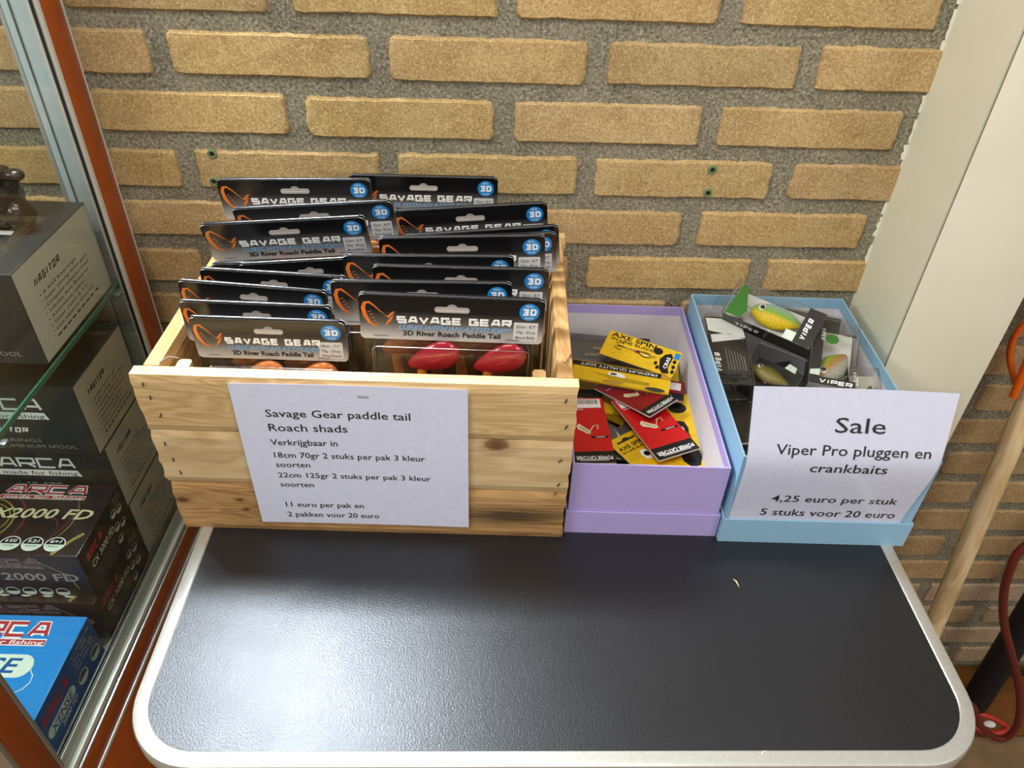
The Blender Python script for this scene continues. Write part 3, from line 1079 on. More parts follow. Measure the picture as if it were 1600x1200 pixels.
PACKS = []
PACKS = [
    ('big_dirty', (-0.0791, 0.2695, -0.053), (0.0808, 0.2732), -3, 'black lure card farthest back in the left row, just under the green plugs'),
    ('big_dirty', (0.0547, 0.2693, -0.034), (0.2147, 0.2694), 0, 'black lure card farthest back in the right row, nearest the brick wall'),
    ('big_dirty', (-0.0496, 0.2634, -0.108), (0.1099, 0.2770), -11, 'black tilted lure card second from the back in the left row'),
    ('big_dirty', (0.1055, 0.2535, -0.085), (0.2650, 0.2665), -3, 'black lure card second from the back in the right row, its right end raised'),
    ('big_red', (-0.0733, 0.2607, -0.138), (0.0861, 0.2746), -12, 'black lure card with whole front and red lures showing, mid left row'),
    ('big_dirty', (0.1171, 0.2364, -0.106), (0.2763, 0.2520), -3, 'black lure card reaching farthest right in the crate, only its corner showing'),
    ('big_dirty', (0.1132, 0.2425, -0.125), (0.2728, 0.2532), -3, 'black lure card mostly covered, its label end showing right of the fifth right card'),
    ('small', (-0.0661, 0.2259, -0.152), (0.0675, 0.2351), -11, 'black sunken lure card directly under the red lures, just its fold showing'),
    ('small', (-0.0328, 0.2360, -0.169), (0.1006, 0.2483), -9, 'black sunken lure card with bare black fold and hang slot, shifted toward the middle'),
    ('big_dirty', (0.1000, 0.2585, -0.153), (0.2599, 0.2646), -2, 'black lure card fifth from the front in the right row, white lettering cut off below'),
    ('small', (-0.0626, 0.2412, -0.187), (0.0712, 0.2342), -6, 'black lure card fourth from the front in the left row, sloping down to the right'),
    ('big_dirty', (0.0696, 0.2541, -0.18), (0.2296, 0.2561), -1, 'black lure card fourth from the front in the right row, shifted left'),
    ('small', (-0.0769, 0.2398, -0.206), (0.0567, 0.2295), -5, 'black lure card third from the front in the left row, nearest the crate left side'),
    ('big_red', (0.1011, 0.2587, -0.206), (0.2611, 0.2574), 0, 'black lure card third from the front in the right row, shifted right'),
    ('small', (-0.0694, 0.2337, -0.231), (0.0646, 0.2297), -5, 'black lure card second from the front in the left row'),
    ('big_dirty', (0.0671, 0.2569, -0.231), (0.2271, 0.2576), 0, 'black lure card second from the front in the right row, orange emblem clear'),
    ('small', (-0.0537, 0.2328, -0.255), (0.0803, 0.2296), -5, 'black foremost lure card in the left row with orange lures below it'),
    ('big_red', (0.0955, 0.2611, -0.257), (0.2554, 0.2566), 0, 'black foremost lure card in the right row with two red paddle tails'),
]
for (k_, tl, tr, ln, lb) in PACKS:
    px_pack(k_, tl, tr, ln, lb)


# ------------------------------------------------------------------ cardboard boxes
def open_box(name, label, loc, W, D, H, lidh, mout, band):
    root = thing(name, label, 'box', loc, (0, 0, YAW))
    g = 0.0022
    q = MB()
    t_ = 0.0018
    x0, x1, y0, y1, zb, zt_ = g, W - g, g, D - g, 0.0022, H
    fl = 0.0012

    def wall(a, b, n_in):
        # outer, top, inner band, inner lining for one side; a->b runs along the rim with the inside on the left
        ax, ay = a
        bx, by = b
        nx_, ny_ = n_in
        o = lambda p_, k, z_: (p_[0] + nx_ * k, p_[1] + ny_ * k, z_)
        tx_, ty_ = (bx - ax), (by - ay)
        ln = math.hypot(tx_, ty_)
        tx_, ty_ = tx_ / ln * t_, ty_ / ln * t_
        ai, bi = (ax + tx_, ay + ty_), (bx - tx_, by - ty_)
        q.add([o(a, 0, zb), o(b, 0, zb), o(b, 0, zt_), o(a, 0, zt_)], [(0, 1, 2, 3)], mout)
        q.add([o(a, 0, zt_), o(b, 0, zt_), o(bi, t_, zt_), o(ai, t_, zt_)], [(0, 1, 2, 3)], mout)
        q.add([o(ai, t_, zt_), o(bi, t_, zt_), o(bi, t_, zt_ - band), o(ai, t_, zt_ - band)], [(0, 1, 2, 3)], mout)
        q.add([o(ai, t_, zt_ - band), o(bi, t_, zt_ - band), o(bi, t_, zb + fl), o(ai, t_, zb + fl)], [(0, 1, 2, 3)], 'lavin')
    wall((x0, y0), (x1, y0), (0, 1))
    wall((x1, y0), (x1, y1), (-1, 0))
    wall((x1, y1), (x0, y1), (0, -1))
    wall((x0, y1), (x0, y0), (1, 0))
    q.add([(x0, y0, zb), (x1, y0, zb), (x1, y1, zb), (x0, y1, zb)], [(3, 2, 1, 0)], mout)
    q.add([(x0, y0, zb + fl), (x1, y0, zb + fl), (x1, y1, zb + fl), (x0, y1, zb + fl)], [(0, 1, 2, 3)], 'lavin')
    q.build('box_tray', root)
    q = MB()
    t_ = 0.0016
    x0, x1, y0, y1, zb, zt_ = 0, W, 0, D, 0.0, lidh
    fl = 0.0016
    band = lidh * 0.5
    wall((x0, y0), (x1, y0), (0, 1))
    wall((x1, y0), (x1, y1), (-1, 0))
    wall((x1, y1), (x0, y1), (0, -1))
    wall((x0, y1), (x0, y0), (1, 0))
    q.add([(x0, y0, zb), (x1, y0, zb), (x1, y1, zb), (x0, y1, zb)], [(3, 2, 1, 0)], mout)
    q.add([(x0, y0, fl), (x1, y0, fl), (x1, y1, fl), (x0, y1, fl)], [(0, 1, 2, 3)], mout)
    q.build('lid', root)
    return root


open_box('cardboard_box', 'open lavender cardboard box full of yellow and red lure packets', (0.2868, -0.2950, TZ), 0.1560, 0.288, 0.0955, 0.031, 'lav', 0.012)
BB = (0.4440, -0.3055, TZ)
open_box('cardboard_box', 'open light blue cardboard box full of clear crankbait boxes', BB, 0.1910, 0.290, 0.1175, 0.033, 'sky', 0.014)

# sale sheet tucked between the blue box and its lid
XB = Matrix.Translation(BB) @ Matrix.Rotation(YAW, 4, 'Z')
sign = thing('sale_sheet', 'white laminated sale sheet tucked into the front of the light blue box', 'sign', XB @ Vector((0.0, 0.0, 0.0)), (0, 0, YAW))
RIM, BEND = 0.117, R(25)


def s2(x, v, k=0.0):
    """surface of the sheet: upright to the rim, leaning back above it"""
    c = 0.012
    y, z_ = 0.0019 - 0.0032 * min(1, max(0, (v - 0.045) / 0.05)), v
    if v > RIM - c:
        u = min(v - (RIM - c), 2 * c)
        a = BEND * u / (2 * c)
        rr_ = 2 * c / BEND
        y = -0.0013 + rr_ * (1 - math.cos(a))
        z_ = RIM - c + rr_ * math.sin(a)
        e = v - (RIM + c)
        if e > 0:
            y += e * math.sin(BEND)
            z_ += e * math.cos(BEND)
    y += -0.0012 * ((x - 0.095) / 0.095) ** 2 * max(0, (v - 0.05) / 0.1)
    return (x, y - k, z_)


def sheet_grid(q, c0, c1, c2, c3, m, k, nx=10, ny=26):
    vs = []
    for j in range(ny + 1):
        v = j / ny
        for i in range(nx + 1):
            u = i / nx
            a = [c0[d] + (c1[d] - c0[d]) * u for d in (0, 1)]
            b_ = [c3[d] + (c2[d] - c3[d]) * u for d in (0, 1)]
            vs.append(s2(a[0] + (b_[0] - a[0]) * v, a[1] + (b_[1] - a[1]) * v, k))
    fs = [(j * (nx + 1) + i, j * (nx + 1) + i + 1, (j + 1) * (nx + 1) + i + 1, (j + 1) * (nx + 1) + i) for j in range(ny) for i in range(nx)]
    q.add(vs, fs, m, True)


q = MB()
sheet_grid(q, (0.0058, 0.004), (0.1748, 0.004), (0.1912, 0.1868), (0.0030, 0.1880), 'paper', 0.0)
sheet_text(q, [('Sale', 0.0822, 0.1290, 0.1455, 0.0143), ('Viper Pro pluggen en', 0.0302, 0.1746, 0.1230, 0.0102), ('crankbaits', 0.0657, 0.1386, 0.1037, 0.0102),
               ('4,25 euro per stuk', 0.0405, 0.1640, 0.0603, 0.0092), ('5 stuks voor 20 euro', 0.0346, 0.1690, 0.0395, 0.0094)], lambda x, v: s2(x, v, 0.0004))
q.build('paper', sign)
q = MB()
sheet_grid(q, (0.0030, 0.004), (0.1778, 0.004), (0.1940, 0.1905), (-0.0010, 0.1918), 'film', 0.0008)
q.build('laminate_film', sign)

# ------------------------------------------------------------------ packets in the lavender box
def place(root_name, label, cat, spec, group):
    (loc, rot) = spec[:2]
    return thing(root_name, label, cat, loc, rot, group)


def card_body(q, w_, h, m, th=0.0012, r=0.002, hole=None):
    q.prism(rrect(-w_ / 2, w_ / 2, -h / 2, h / 2, r, 3), -th, 0.0, m, 'cardedge')


I4 = Matrix.Identity(4)
PG = 'lure packets in the lavender box'


def waves(q, w_, h, n_, m='yshade'):
    rn = random.Random(int(w_ * 10000))
    for k in range(n_):
        x = rn.uniform(-w_ * 0.42, w_ * 0.3)
        y = rn.uniform(-h * 0.42, h * 0.42)
        q.ribbon([(x, y), (x + 0.003, y + 0.0012), (x + 0.006, y)], 0.0004, m, I4, 0.00008)


def paw(q, cx, cy, r, F=I4):
    """black paw-shaped print: a rounded pad with toes"""
    q.disc((cx, cy, 0.0001), r, 'black', F, 22, r * 1.15)
    q.disc((cx + r * 0.75, cy + r * 0.1, 0.00012), r * 0.62, 'black', F, 18, r * 0.8)
    for k, (a, d) in enumerate(((2.1, 1.75), (2.75, 1.75), (-2.1, 1.75), (-2.75, 1.75))):
        q.disc((cx + r * d * math.cos(a), cy + r * d * math.sin(a), 0.0001), r * 0.28, 'black', F, 12, r * 0.2)


def spinner(q, x, y, L, F=Matrix.Translation((0, 0, 0.0018))):
    q.tube([(x - L / 2, y, 0), (x + L / 2, y, 0)], 0.0004, 'silver', 6, F)
    q.ell((x + L * 0.22, y - 0.001, 0.0008), (0.0075, 0.0034, 0.0012), 'gold', F, 16, 8)
    q.ell((x - L * 0.05, y, 0), (0.0018, 0.0018, 0.0018), 'pink', F, 12, 8)
    q.ell((x + L * 0.05, y, 0), (0.004, 0.0016, 0.0014), 'black', F, 12, 8)
    for sg in (-1, 1):
        q.tube([(x - L * 0.30, y, 0), (x - L * 0.48, y + sg * 0.0004, 0), (x - L * 0.58, y + sg * 0.003, 0), (x - L * 0.46, y + sg * 0.0052, 0), (x - L * 0.38, y + sg * 0.0042, 0)], 0.0004, 'black', 6, F)


RV = Matrix.Rotation(PI, 4, 'Z')


def axe_card(label, spec, w_, h, front_hole=True):
    """yellow spinner card: lettering along the top, spinner, black paw print with pale letters at one end"""
    root = place('spinner_card', label, 'packet', spec, PG)
    q = MB()
    card_body(q, w_, h, 'yellow')
    waves(q, w_, h, 16)
    q.text('AXE SPIN', -w_ * 0.46, w_ * 0.16, h * 0.31, h * 0.15, 'black', I4, 0.0001, 0, 0.03)
    q.text('IN-LINE BLADE', -w_ * 0.44, w_ * 0.15, h * 0.17, h * 0.10, 'black', I4, 0.0001, 0, 0.025)
    q.disc((w_ * 0.20, h * 0.28, 0.0001), h * 0.16, 'black', I4, 18, h * 0.13)
    q.prism(rrect(w_ * 0.42, w_ * 0.49, h * 0.18, h * 0.42, 0.0006, 2), 0, 0.0001, 'blueprint')
    for (a, b_) in ((0.23, -0.17), (0.27, -0.30), (0.45, 0.08), (0.46, -0.12), (0.47, -0.30)):
        q.disc((w_ * a, h * b_, 0.0001), h * 0.06, 'black', I4, 12, h * 0.075)
    F = I4
    q.poly([(w_ * a, h * b_, 0.0001) for a, b_ in ((0.26, 0.02), (0.30, 0.24), (0.37, 0.34), (0.41, 0.22), (0.40, -0.20), (0.44, -0.40), (0.36, -0.46), (0.30, -0.34))], 'black')
    Fv = frame((w_ * 0.385, -h * 0.26, 0.0001), (0, 1, 0), (-1, 0, 0))
    q.text('CRAS', 0, h * 0.44, 0, w_ * 0.045, 'white', Fv, 0.0001, 0, 0.03)
    q.build('card', root)
    q = MB()
    spinner(q, -w_ * 0.05, h * 0.0, w_ * 0.52)
    q.build('spinner', root)
    return root


axe_card('yellow spinner card lying on top of the pile at the back of the lavender box', ((0.3884, -0.0805, 0.8020), (0.42, 0.02, -0.50)), 0.092, 0.036)

# long clear and yellow bag, its lettering upside down
r_ = place('lure_bag', 'long yellow and clear bag with black band of upside-down lettering', 'packet', ((0.3615, -0.1110, 0.7900), (0.343, 0.0, -0.26)), PG)
q = MB()
W_, H_ = 0.116, 0.028
q.prism(rrect(-W_ / 2, W_ / 2, -H_ / 2, H_ / 2, 0.001, 2), -0.002, 0.0, 'yshade', 'yshade')
q.prism(rrect(-W_ / 2 + 0.002, W_ / 2, -H_ / 2 + 0.002, H_ * 0.2, 0.001, 2), 0, 0.0001, 'yellow')
q.prism(rrect(-W_ / 2, W_ * 0.40, H_ * 0.24, H_ * 0.46, 0.0005, 2), 0.0, 0.00012, 'black')
q.text('PREMIUM QUALITY SOFT', -W_ * 0.36, W_ * 0.42, -H_ * 0.41, H_ * 0.12, 'white', RV, 0.0003)
q.poly([(W_ * a, H_ * b_, 0.0003) for a, b_ in ((-0.13, 0.0), (-0.12, 0.14), (0.0, 0.16), (0.05, 0.06), (0.05, -0.06), (-0.02, -0.05))], 'white')
q.disc((-W_ * 0.07, H_ * 0.06, 0.0004), W_ * 0.035, 'black', I4, 14, H_ * 0.045)
for k in range(5):
    q.ribbon([(-W_ * 0.28 + k * 0.006, -H_ * (0.02 + 0.06 * k)), (W_ * 0.3, -H_ * (0.10 + 0.03 * k))], 0.0004, 'black', I4, 0.0002)
q.ell((-W_ * 0.06, -H_ * 0.34, 0.0006), (W_ * 0.11, H_ * 0.07, 0.001), 'yshade', None, 16, 8)
q.ell((W_ * 0.36, -H_ * 0.36, 0.0006), (W_ * 0.10, H_ * 0.09, 0.001), 'dkgrey', None, 16, 8)
q.build('bag', r_)

# grey zip bag at the back
r_ = place('zip_bag', 'translucent grey zip bag of soft lures leaning at the back of the lavender box', 'packet', ((0.3548, -0.0475, 0.7794), (0.42, 0.03, -0.07)), PG)
W_, H_ = 0.108, 0.048
q = MB()
q.box((-W_ / 2, -H_ / 2, -0.0055), (W_ / 2, H_ / 2, 0.0), 'bag', 0.0022, 3)
q.build('pouch', r_)
q = MB()
q.prism(rrect(-W_ / 2 + 0.002, W_ / 2 - 0.002, -H_ / 2 + 0.001, H_ / 2 - 0.008, 0.001, 2), -0.0053, -0.0049, 'pgrey')
q.box((W_ * 0.36, H_ * 0.42, -0.003), (W_ * 0.49, H_ * 0.48, 0.0008), 'black', 0.0003)
q.build('insert', r_)
q = MB()
for (x, y, a) in ((-W_ * 0.15, H_ * 0.12, -0.1), (-W_ * 0.25, -H_ * 0.10, 0.05), (W_ * 0.02, -H_ * 0.22, 0.2)):
    for k in range(8):
        q.ell((x + 0.0024 * k, y + a * 0.0024 * k, -0.0028), (0.0017, 0.0026, 0.0017), 'cream', None, 10, 6)
q.build('soft_lure', r_)


def red_pack(label, spec, w_, h, dark=False, code=True, flip=False):
    """red card, black end band, short hook print; lettering stands upside down"""
    root = place('hook_packet', label, 'packet', spec, PG)
    q = MB()
    m_ = 'dkred' if dark else 'red'
    card_body(q, w_, h, m_, 0.0022, 0.0012)
    q.prism(rrect(-w_ / 2, w_ / 2, -h / 2, -h * 0.5 + h * 0.17, 0.001, 2), 0, 0.0001, 'black')
    q.text('POWER CATCHER', -w_ * 0.44, w_ * 0.44, h * 0.40, h * 0.05, 'white', RV, 0.0003, 0, 0.02)
    q.ribbon([(-w_ * 0.34, -h * 0.455), (w_ * 0.34, -h * 0.455)], h * 0.03, 'pgrey', I4, 0.0002)
    q.ribbon([(w_ * 0.02, -h * 0.12), (w_ * 0.44, -h * 0.12)], h * 0.028, 'black', I4, 0.0001)
    q.ribbon([(w_ * 0.14, -h * 0.12), (w_ * 0.36, -h * 0.12)], h * 0.010, 'label', I4, 0.0002)
    if code:
        q.prism(rrect(-w_ * 0.42, w_ * 0.42, h * 0.34, h * 0.485, 0.0006, 2), 0, 0.0001, 'white')
        rn = random.Random(2)
        x = -w_ * 0.38
        while x < w_ * 0.36:
            k = rn.uniform(0.0003, 0.001)
            q.ribbon([(x, h * 0.40), (x, h * 0.475)], k, 'black', I4, 0.0002)
            x += k + rn.uniform(0.0004, 0.001)
    q.ribbon([(-w_ * 0.40, h * 0.315), (-w_ * 0.05, h * 0.315)], h * 0.012, 'label', I4, 0.0001)
    # printed lure: white jagged body and curled tail
    q.poly([(w_ * a, h * b_, 0.0002) for a, b_ in ((-0.30, 0.05), (-0.22, 0.09), (-0.08, 0.02), (0.02, -0.02), (0.03, -0.07), (-0.06, -0.07), (-0.16, -0.03), (-0.27, 0.0))], 'cream')
    q.ribbon([(-w_ * 0.22, h * 0.04), (-w_ * 0.02, -h * 0.05)], 0.0008, 'black', I4, 0.0003)
    q.ribbon([(0.0, -h * 0.05), (w_ * 0.12, h * 0.05), (w_ * 0.24, h * 0.06), (w_ * 0.22, 0.0)], 0.0012, 'cream', I4, 0.0002)
    q.build('card', root)
    return root


red_pack('dark red packet lying crosswise over the other packets in the lavender box', ((0.3776, -0.1295, 0.7805), (-0.14, 0.0, 0.70)), 0.049, 0.086, True, False)
red_pack('bright red packet in the middle of the lavender box, black end toward the viewer', ((0.3930, -0.1766, 0.7750), (0.03, 0.0, 0.40)), 0.052, 0.103)
red_pack('red packet with barcode at the left edge of the lavender box, next to the crate', ((0.3195, -0.1838, 0.7719), (0.05, 0.0, 0.05)), 0.045, 0.102)

# yellow spinner card with hang slot, lower left
r_ = place('spinner_card', 'yellow spinner card with open hang slot at the front of the lavender box', 'packet', ((0.3730, -0.2097, 0.7625), (0.05, 0.0, 0.60)), PG)
W_, H_ = 0.040, 0.090
q = MB()
Xs = Matrix.Translation((0, -0.015, 0))
q.prism(rrect(-W_ / 2, W_ / 2, -H_ / 2, H_ / 2, 0.002, 3), -0.0012, 0.0, 'yellow', 'cardedge', Xs)
q.prism(rrect(-W_ * 0.32, W_ * 0.32, H_ * 0.395, H_ * 0.425, 0.0012, 3), 0, 0.0001, 'dkgrey', None, Xs)
q.poly([(W_ * 0.12 * math.cos(PI * i / 8), H_ * 0.42 + 0.003 * math.sin(PI * i / 8), 0.0001) for i in range(9)], 'dkgrey', Xs)
q.text('AXE SPIN', -W_ * 0.44, W_ * 0.44, H_ * 0.285, H_ * 0.055, 'black', Xs, 0.0001, 0, 0.03)
q.text('IN-LINE BLADE', -W_ * 0.42, W_ * 0.44, H_ * 0.225, H_ * 0.038, 'black', Xs, 0.0001, 0, 0.025)
for k in range(5):
    q.ribbon([(-W_ * 0.40, H_ * (0.19 - 0.025 * k)), (-W_ * (0.02 + 0.05 * (k % 2)), H_ * (0.19 - 0.025 * k))], 0.0005, 'yshade', Xs, 0.0001)
q.poly([(W_ * a, H_ * b_, 0.0002) for a, b_ in ((-0.02, 0.12), (0.06, 0.19), (0.24, 0.17), (0.30, 0.06), (0.16, 0.0), (0.02, 0.03))], 'white', Xs)
q.disc((W_ * 0.15, H_ * 0.10, 0.0003), W_ * 0.09, 'black', Xs, 16)
q.build('card', r_)

# yellow card with large black paw print, right side
r_ = place('spinner_card', 'yellow card with a big black paw print along the right side of the lavender box', 'packet', ((0.4230, -0.1880, 0.7620), (0.05, -0.06, -0.03)), PG)
W_, H_ = 0.044, 0.150
q = MB()
card_body(q, W_, H_, 'yellow')
waves(q, W_, H_, 14)
q.poly([(W_ * a, H_ * b_, 0.0001) for a, b_ in ((-0.22, 0.16), (-0.05, 0.20), (0.18, 0.19), (0.26, 0.12), (0.24, 0.04), (0.36, -0.06), (0.44, -0.18), (0.36, -0.26), (0.14, -0.28), (-0.04, -0.22), (-0.12, -0.10), (-0.20, 0.02), (-0.30, 0.09))], 'black')
q.disc((W_ * 0.08, H_ * 0.34, 0.0001), W_ * 0.24, 'black', I4, 20, W_ * 0.20)
Fv = frame((-W_ * 0.02, H_ * 0.14, 0.0001), (0, -1, 0), (1, 0, 0))
q.text('CRAS', 0, H_ * 0.24, 0, W_ * 0.16, 'white', Fv, 0.0001, 0, 0.04)
q.ell((W_ * 0.18, H_ * 0.02, 0.0006), (W_ * 0.09, H_ * 0.06, 0.0012), 'dkgrey', None, 14, 8)
q.prism(rrect(W_ * 0.30, W_ * 0.44, -H_ * 0.43, -H_ * 0.33, 0.001, 2), 0, 0.0001, 'black')
q.prism(rrect(-W_ * 0.30, W_ * 0.10, -H_ * 0.42, -H_ * 0.35, 0.001, 2), 0, 0.0001, 'orangeprint')
q.build('card', r_)

# pale bag with a clear lure between the red packets
r_ = place('zip_bag', 'small pale grey bag with clear lure between the two lower red packets', 'packet', ((0.3545, -0.1790, 0.7584), (0.05, 0.0, -0.12)), PG)
q = MB()
q.box((-0.016, -0.036, -0.004), (0.016, 0.036, 0.0), 'bag', 0.0018, 3)
q.build('pouch', r_)
q = MB()
q.prism(rrect(-0.0145, 0.0145, -0.034, 0.034, 0.001, 2), -0.0039, -0.0034, 'pgrey')
q.build('insert', r_)
q = MB()
q.tube([(-0.004, 0.012, -0.002), (0.0, 0.002, -0.0018), (0.003, -0.014, -0.002)], [0.0012, 0.0022, 0.0008], 'label', 10)
q.tube([(0.0, 0.004, -0.002), (0.005, -0.006, -0.002), (0.006, -0.016, -0.002)], [0.001, 0.0016, 0.0006], 'label', 10)
q.build('soft_lure', r_)

# pieces showing between the others
r_ = place('spinner_card', 'corner of a yellow card showing above the pale grey bag', 'packet', ((0.3480, -0.1430, 0.7595), (0.10, 0.0, -0.62)), PG)
q = MB()
card_body(q, 0.044, 0.028, 'yellow')
q.prism(rrect(-0.020, 0.020, -0.0135, -0.0085, 0.0005, 2), 0, 0.0001, 'black')
q.disc((0.004, 0.004, 0.0001), 0.0012, 'black', I4, 10)
q.build('card', r_)
r_ = place('hook_packet', 'black-edged packet with white label at the right wall of the lavender box', 'packet', ((0.4130, -0.1120, 0.7735), (0.06, 0.0, -0.22)), PG)
q = MB()
card_body(q, 0.052, 0.034, 'dkred', 0.002)
q.prism(rrect(-0.004, 0.022, 0.001, 0.014, 0.0005, 2), 0, 0.0001, 'white')
q.prism(rrect(-0.026, 0.026, -0.016, -0.004, 0.0005, 2), 0, 0.0001, 'black')
q.ribbon([(-0.018, -0.008), (0.012, -0.009)], 0.0016, 'pgrey', I4, 0.0002)
q.build('card', r_)
r_ = place('spinner_card', 'yellow card standing in the back right corner of the lavender box', 'packet', ((0.4235, -0.0700, 0.7700), (0.10, 0.0, -0.10)), PG)
q = MB()
card_body(q, 0.034, 0.066, 'yellow')
waves(q, 0.034, 0.066, 8)
q.ell((0.002, 0.026, 0.0005), (0.012, 0.003, 0.0008), 'dkgrey', None, 14, 8)
q.ell((-0.003, 0.021, 0.0005), (0.006, 0.0016, 0.0008), 'white', None, 12, 8)
q.build('card', r_)
r_ = place('hook_packet', 'black packet end with lettering at the left wall, above the barcode packet', 'packet', ((0.3200, -0.1270, 0.7700), (0.20, 0.0, -0.03)), PG)
q = MB()
card_body(q, 0.044, 0.026, 'black', 0.002)
q.text('POWER', -0.016, 0.010, 0.0, 0.0028, 'white', RV, 0.0002)
q.ell((-0.004, -0.0045, 0.0006), (0.013, 0.0024, 0.001), 'pgrey', None, 14, 8)
q.build('card', r_)
# lower layers that carry the pile
for (lx, ly, lz, a, w_, h, m_, lb) in (
        (0.330, -0.070, 0.740, 0.05, 0.060, 0.100, 'yshade', 'ochre packet under the grey zip bag at the bottom back left'),
        (0.404, -0.075, 0.741, -0.06, 0.064, 0.100, 'yellow', 'yellow packet flat under the top spinner card'),
        (0.338, -0.215, 0.739, 0.04, 0.070, 0.130, 'dkgrey', 'dark packet at the bottom front left under the barcode packet'),
        (0.400, -0.215, 0.7455, -0.05, 0.060, 0.130, 'yshade', 'ochre packet at the bottom front, under the middle red packet')):
    r_ = place('lure_packet', lb, 'packet', ((lx, ly, lz), (0, 0, a)), PG)
    q = MB()
    q.box((-w_ / 2, -h / 2, -0.006), (w_ / 2, h / 2, 0.0), m_, 0.002)
    waves(q, w_, h, 8, 'black')
    q.build('card', r_)


def lure_fish(root, m_, L, H, T, X):
    """hard bait: plump body tapering to the tail, eye, clear lip, two treble hooks"""
    def f_(p_):
        k = 1 - 0.55 * max(0, p_.x) ** 1.5 - 0.12 * max(0, -p_.x) ** 3
        return Vector((p_.x, p_.y * k + 0.10 * (p_.x ** 2) - 0.05, p_.z * k))
    q = MB()
    q.ell((0, 0, 0), (L / 2, H / 2, T / 2), m_, None, 26, 18, f_)
    b = q.build('lure', root, X.to_translation(), X.to_euler())
    q = MB()
    for sg in (1,):
        q.ell((-L * 0.30, H * 0.10, T * 0.34), (H * 0.145, H * 0.145, T * 0.10), 'white', None, 16, 8)
        q.ell((-L * 0.30, H * 0.10, T * 0.40), (H * 0.095, H * 0.095, T * 0.08), 'black', None, 16, 8)
    q.build('eye', b)
    q = MB()
    for x in (-L * 0.02, L * 0.34):
        y = -H * 0.44
        for a in (-0.6, 0.5):
            q.tube([(x, y, 0), (x + L * 0.06, y - H * 0.12, 0), (x + L * 0.06 + a * L * 0.05, y - H * 0.22, 0.001), (x + L * 0.03 + a * L * 0.10, y - H * 0.12, 0.001)], 0.0004, 'silver', 6)
    q.tube([(-L * 0.5, 0, 0), (-L * 0.56, H * 0.02, 0), (-L * 0.60, 0, 0)], 0.0004, 'silver', 6)
    q.build('treble_hook', b)
    return b


BG = 'clear lure boxes in the blue box'


def lure_box(label, spec, w_, h, d):
    root = place('lure_box', label, 'lure box', spec, BG)
    q = MB()
    q.box((-w_ / 2, -h / 2, -d), (w_ / 2, h / 2, 0), 'blister', 0.0008, 2)
    for x in (-w_ / 2, w_ / 2):
        for y in (-h / 2, h / 2):
            q.tube([(x, y, -d), (x, y, 0)], 0.00022, 'foldline', 6)
        q.tube([(x, -h / 2, 0), (x, h / 2, 0)], 0.00028, 'foldline', 6)
    for y in (-h / 2, h / 2):
        q.tube([(-w_ / 2, y, 0), (w_ / 2, y, 0)], 0.00028, 'foldline', 6)
    q.build('clear_box', root)
    return root


def vtext(q, body, x, y0, y1, cap, m_, z=0.0002, down=False):
    F = frame((x, y0, 0), (0, 1, 0), (-1, 0, 0)) if not down else frame((x, y1, 0), (0, -1, 0), (1, 0, 0))
    q.wide(body, 0, y1 - y0, 0, cap, m_, F, z, 0.24, 0.15, 0.2)


# standing box on the left, dark printed front
r_ = lure_box('dark printed box standing at the left wall of the blue box, white panel on top', ((0.4790, -0.1165, 0.8359), (0.30, 0.0, -0.05)), 0.046, 0.096, 0.024)
q = MB()
w_, h = 0.046, 0.096
e = 0.0012
q.prism(rrect(-w_ / 2 + e, w_ / 2 - e, -h / 2 + 0.014, h * 0.49, 0.0008, 2), -0.0016, -0.0010, 'viper')
q.poly([(w_ * a, h * b_, -0.0008) for a, b_ in ((-0.44, 0.28), (0.46, 0.18), (0.40, 0.46), (-0.46, 0.47))], 'palegreen')
q.poly([(w_ * a, h * b_, -0.0007) for a, b_ in ((-0.40, 0.295), (0.44, 0.20), (0.38, 0.45), (-0.42, 0.455))], 'whitecard')
q.poly([(w_ * a, h * b_, -0.0008) for a, b_ in ((-0.38, 0.10), (0.42, 0.17), (0.05, 0.245), (-0.40, 0.215))], 'whitecard')
vtext(q, 'VIPER', -w_ * 0.22, -h * 0.33, -h * 0.06, 0.0066, 'white', -0.0006)
for k in range(6):
    q.ribbon([(-w_ * (0.05 - 0.07 * k), -h * 0.30), (-w_ * (0.08 - 0.07 * k), h * (0.02 - 0.015 * k))], 0.0005, 'pgrey', I4, -0.0006)
q.ribbon([(w_ * 0.36, -h * 0.30), (w_ * 0.34, -h * 0.10)], 0.0008, 'pgrey', I4, -0.0006)
q.build('insert', r_)
q = MB()
q.box((-w_ / 2, -h / 2 - 0.002, -0.022), (w_ / 2 + 0.001, -h / 2 + 0.013, 0.0006), 'blister', 0.002, 3)
q.prism(rrect(-w_ * 0.44, w_ * 0.46, -h / 2 + 0.001, -h / 2 + 0.011, 0.001, 2), -0.0018, -0.0008, 'dkgrey')
q.ribbon([(-w_ * 0.34, -h / 2 + 0.0072), (w_ * 0.34, -h / 2 + 0.0072)], 0.0009, 'black', I4, 0.0008)
q.disc((0.001, -h / 2 + 0.0062, 0.0008), 0.0042, 'black', I4, 14, 0.003, 'bottom')
q.build('end_flap', r_)
q = MB()
q.prism(rrect(-w_ * 0.40, w_ * 0.06, h * 0.49, h * 0.49 + 0.017, 0.005, 5, (0, 0, 1, 1)), -0.0135, -0.0125, 'blister')
q.build('hang_tab', r_)

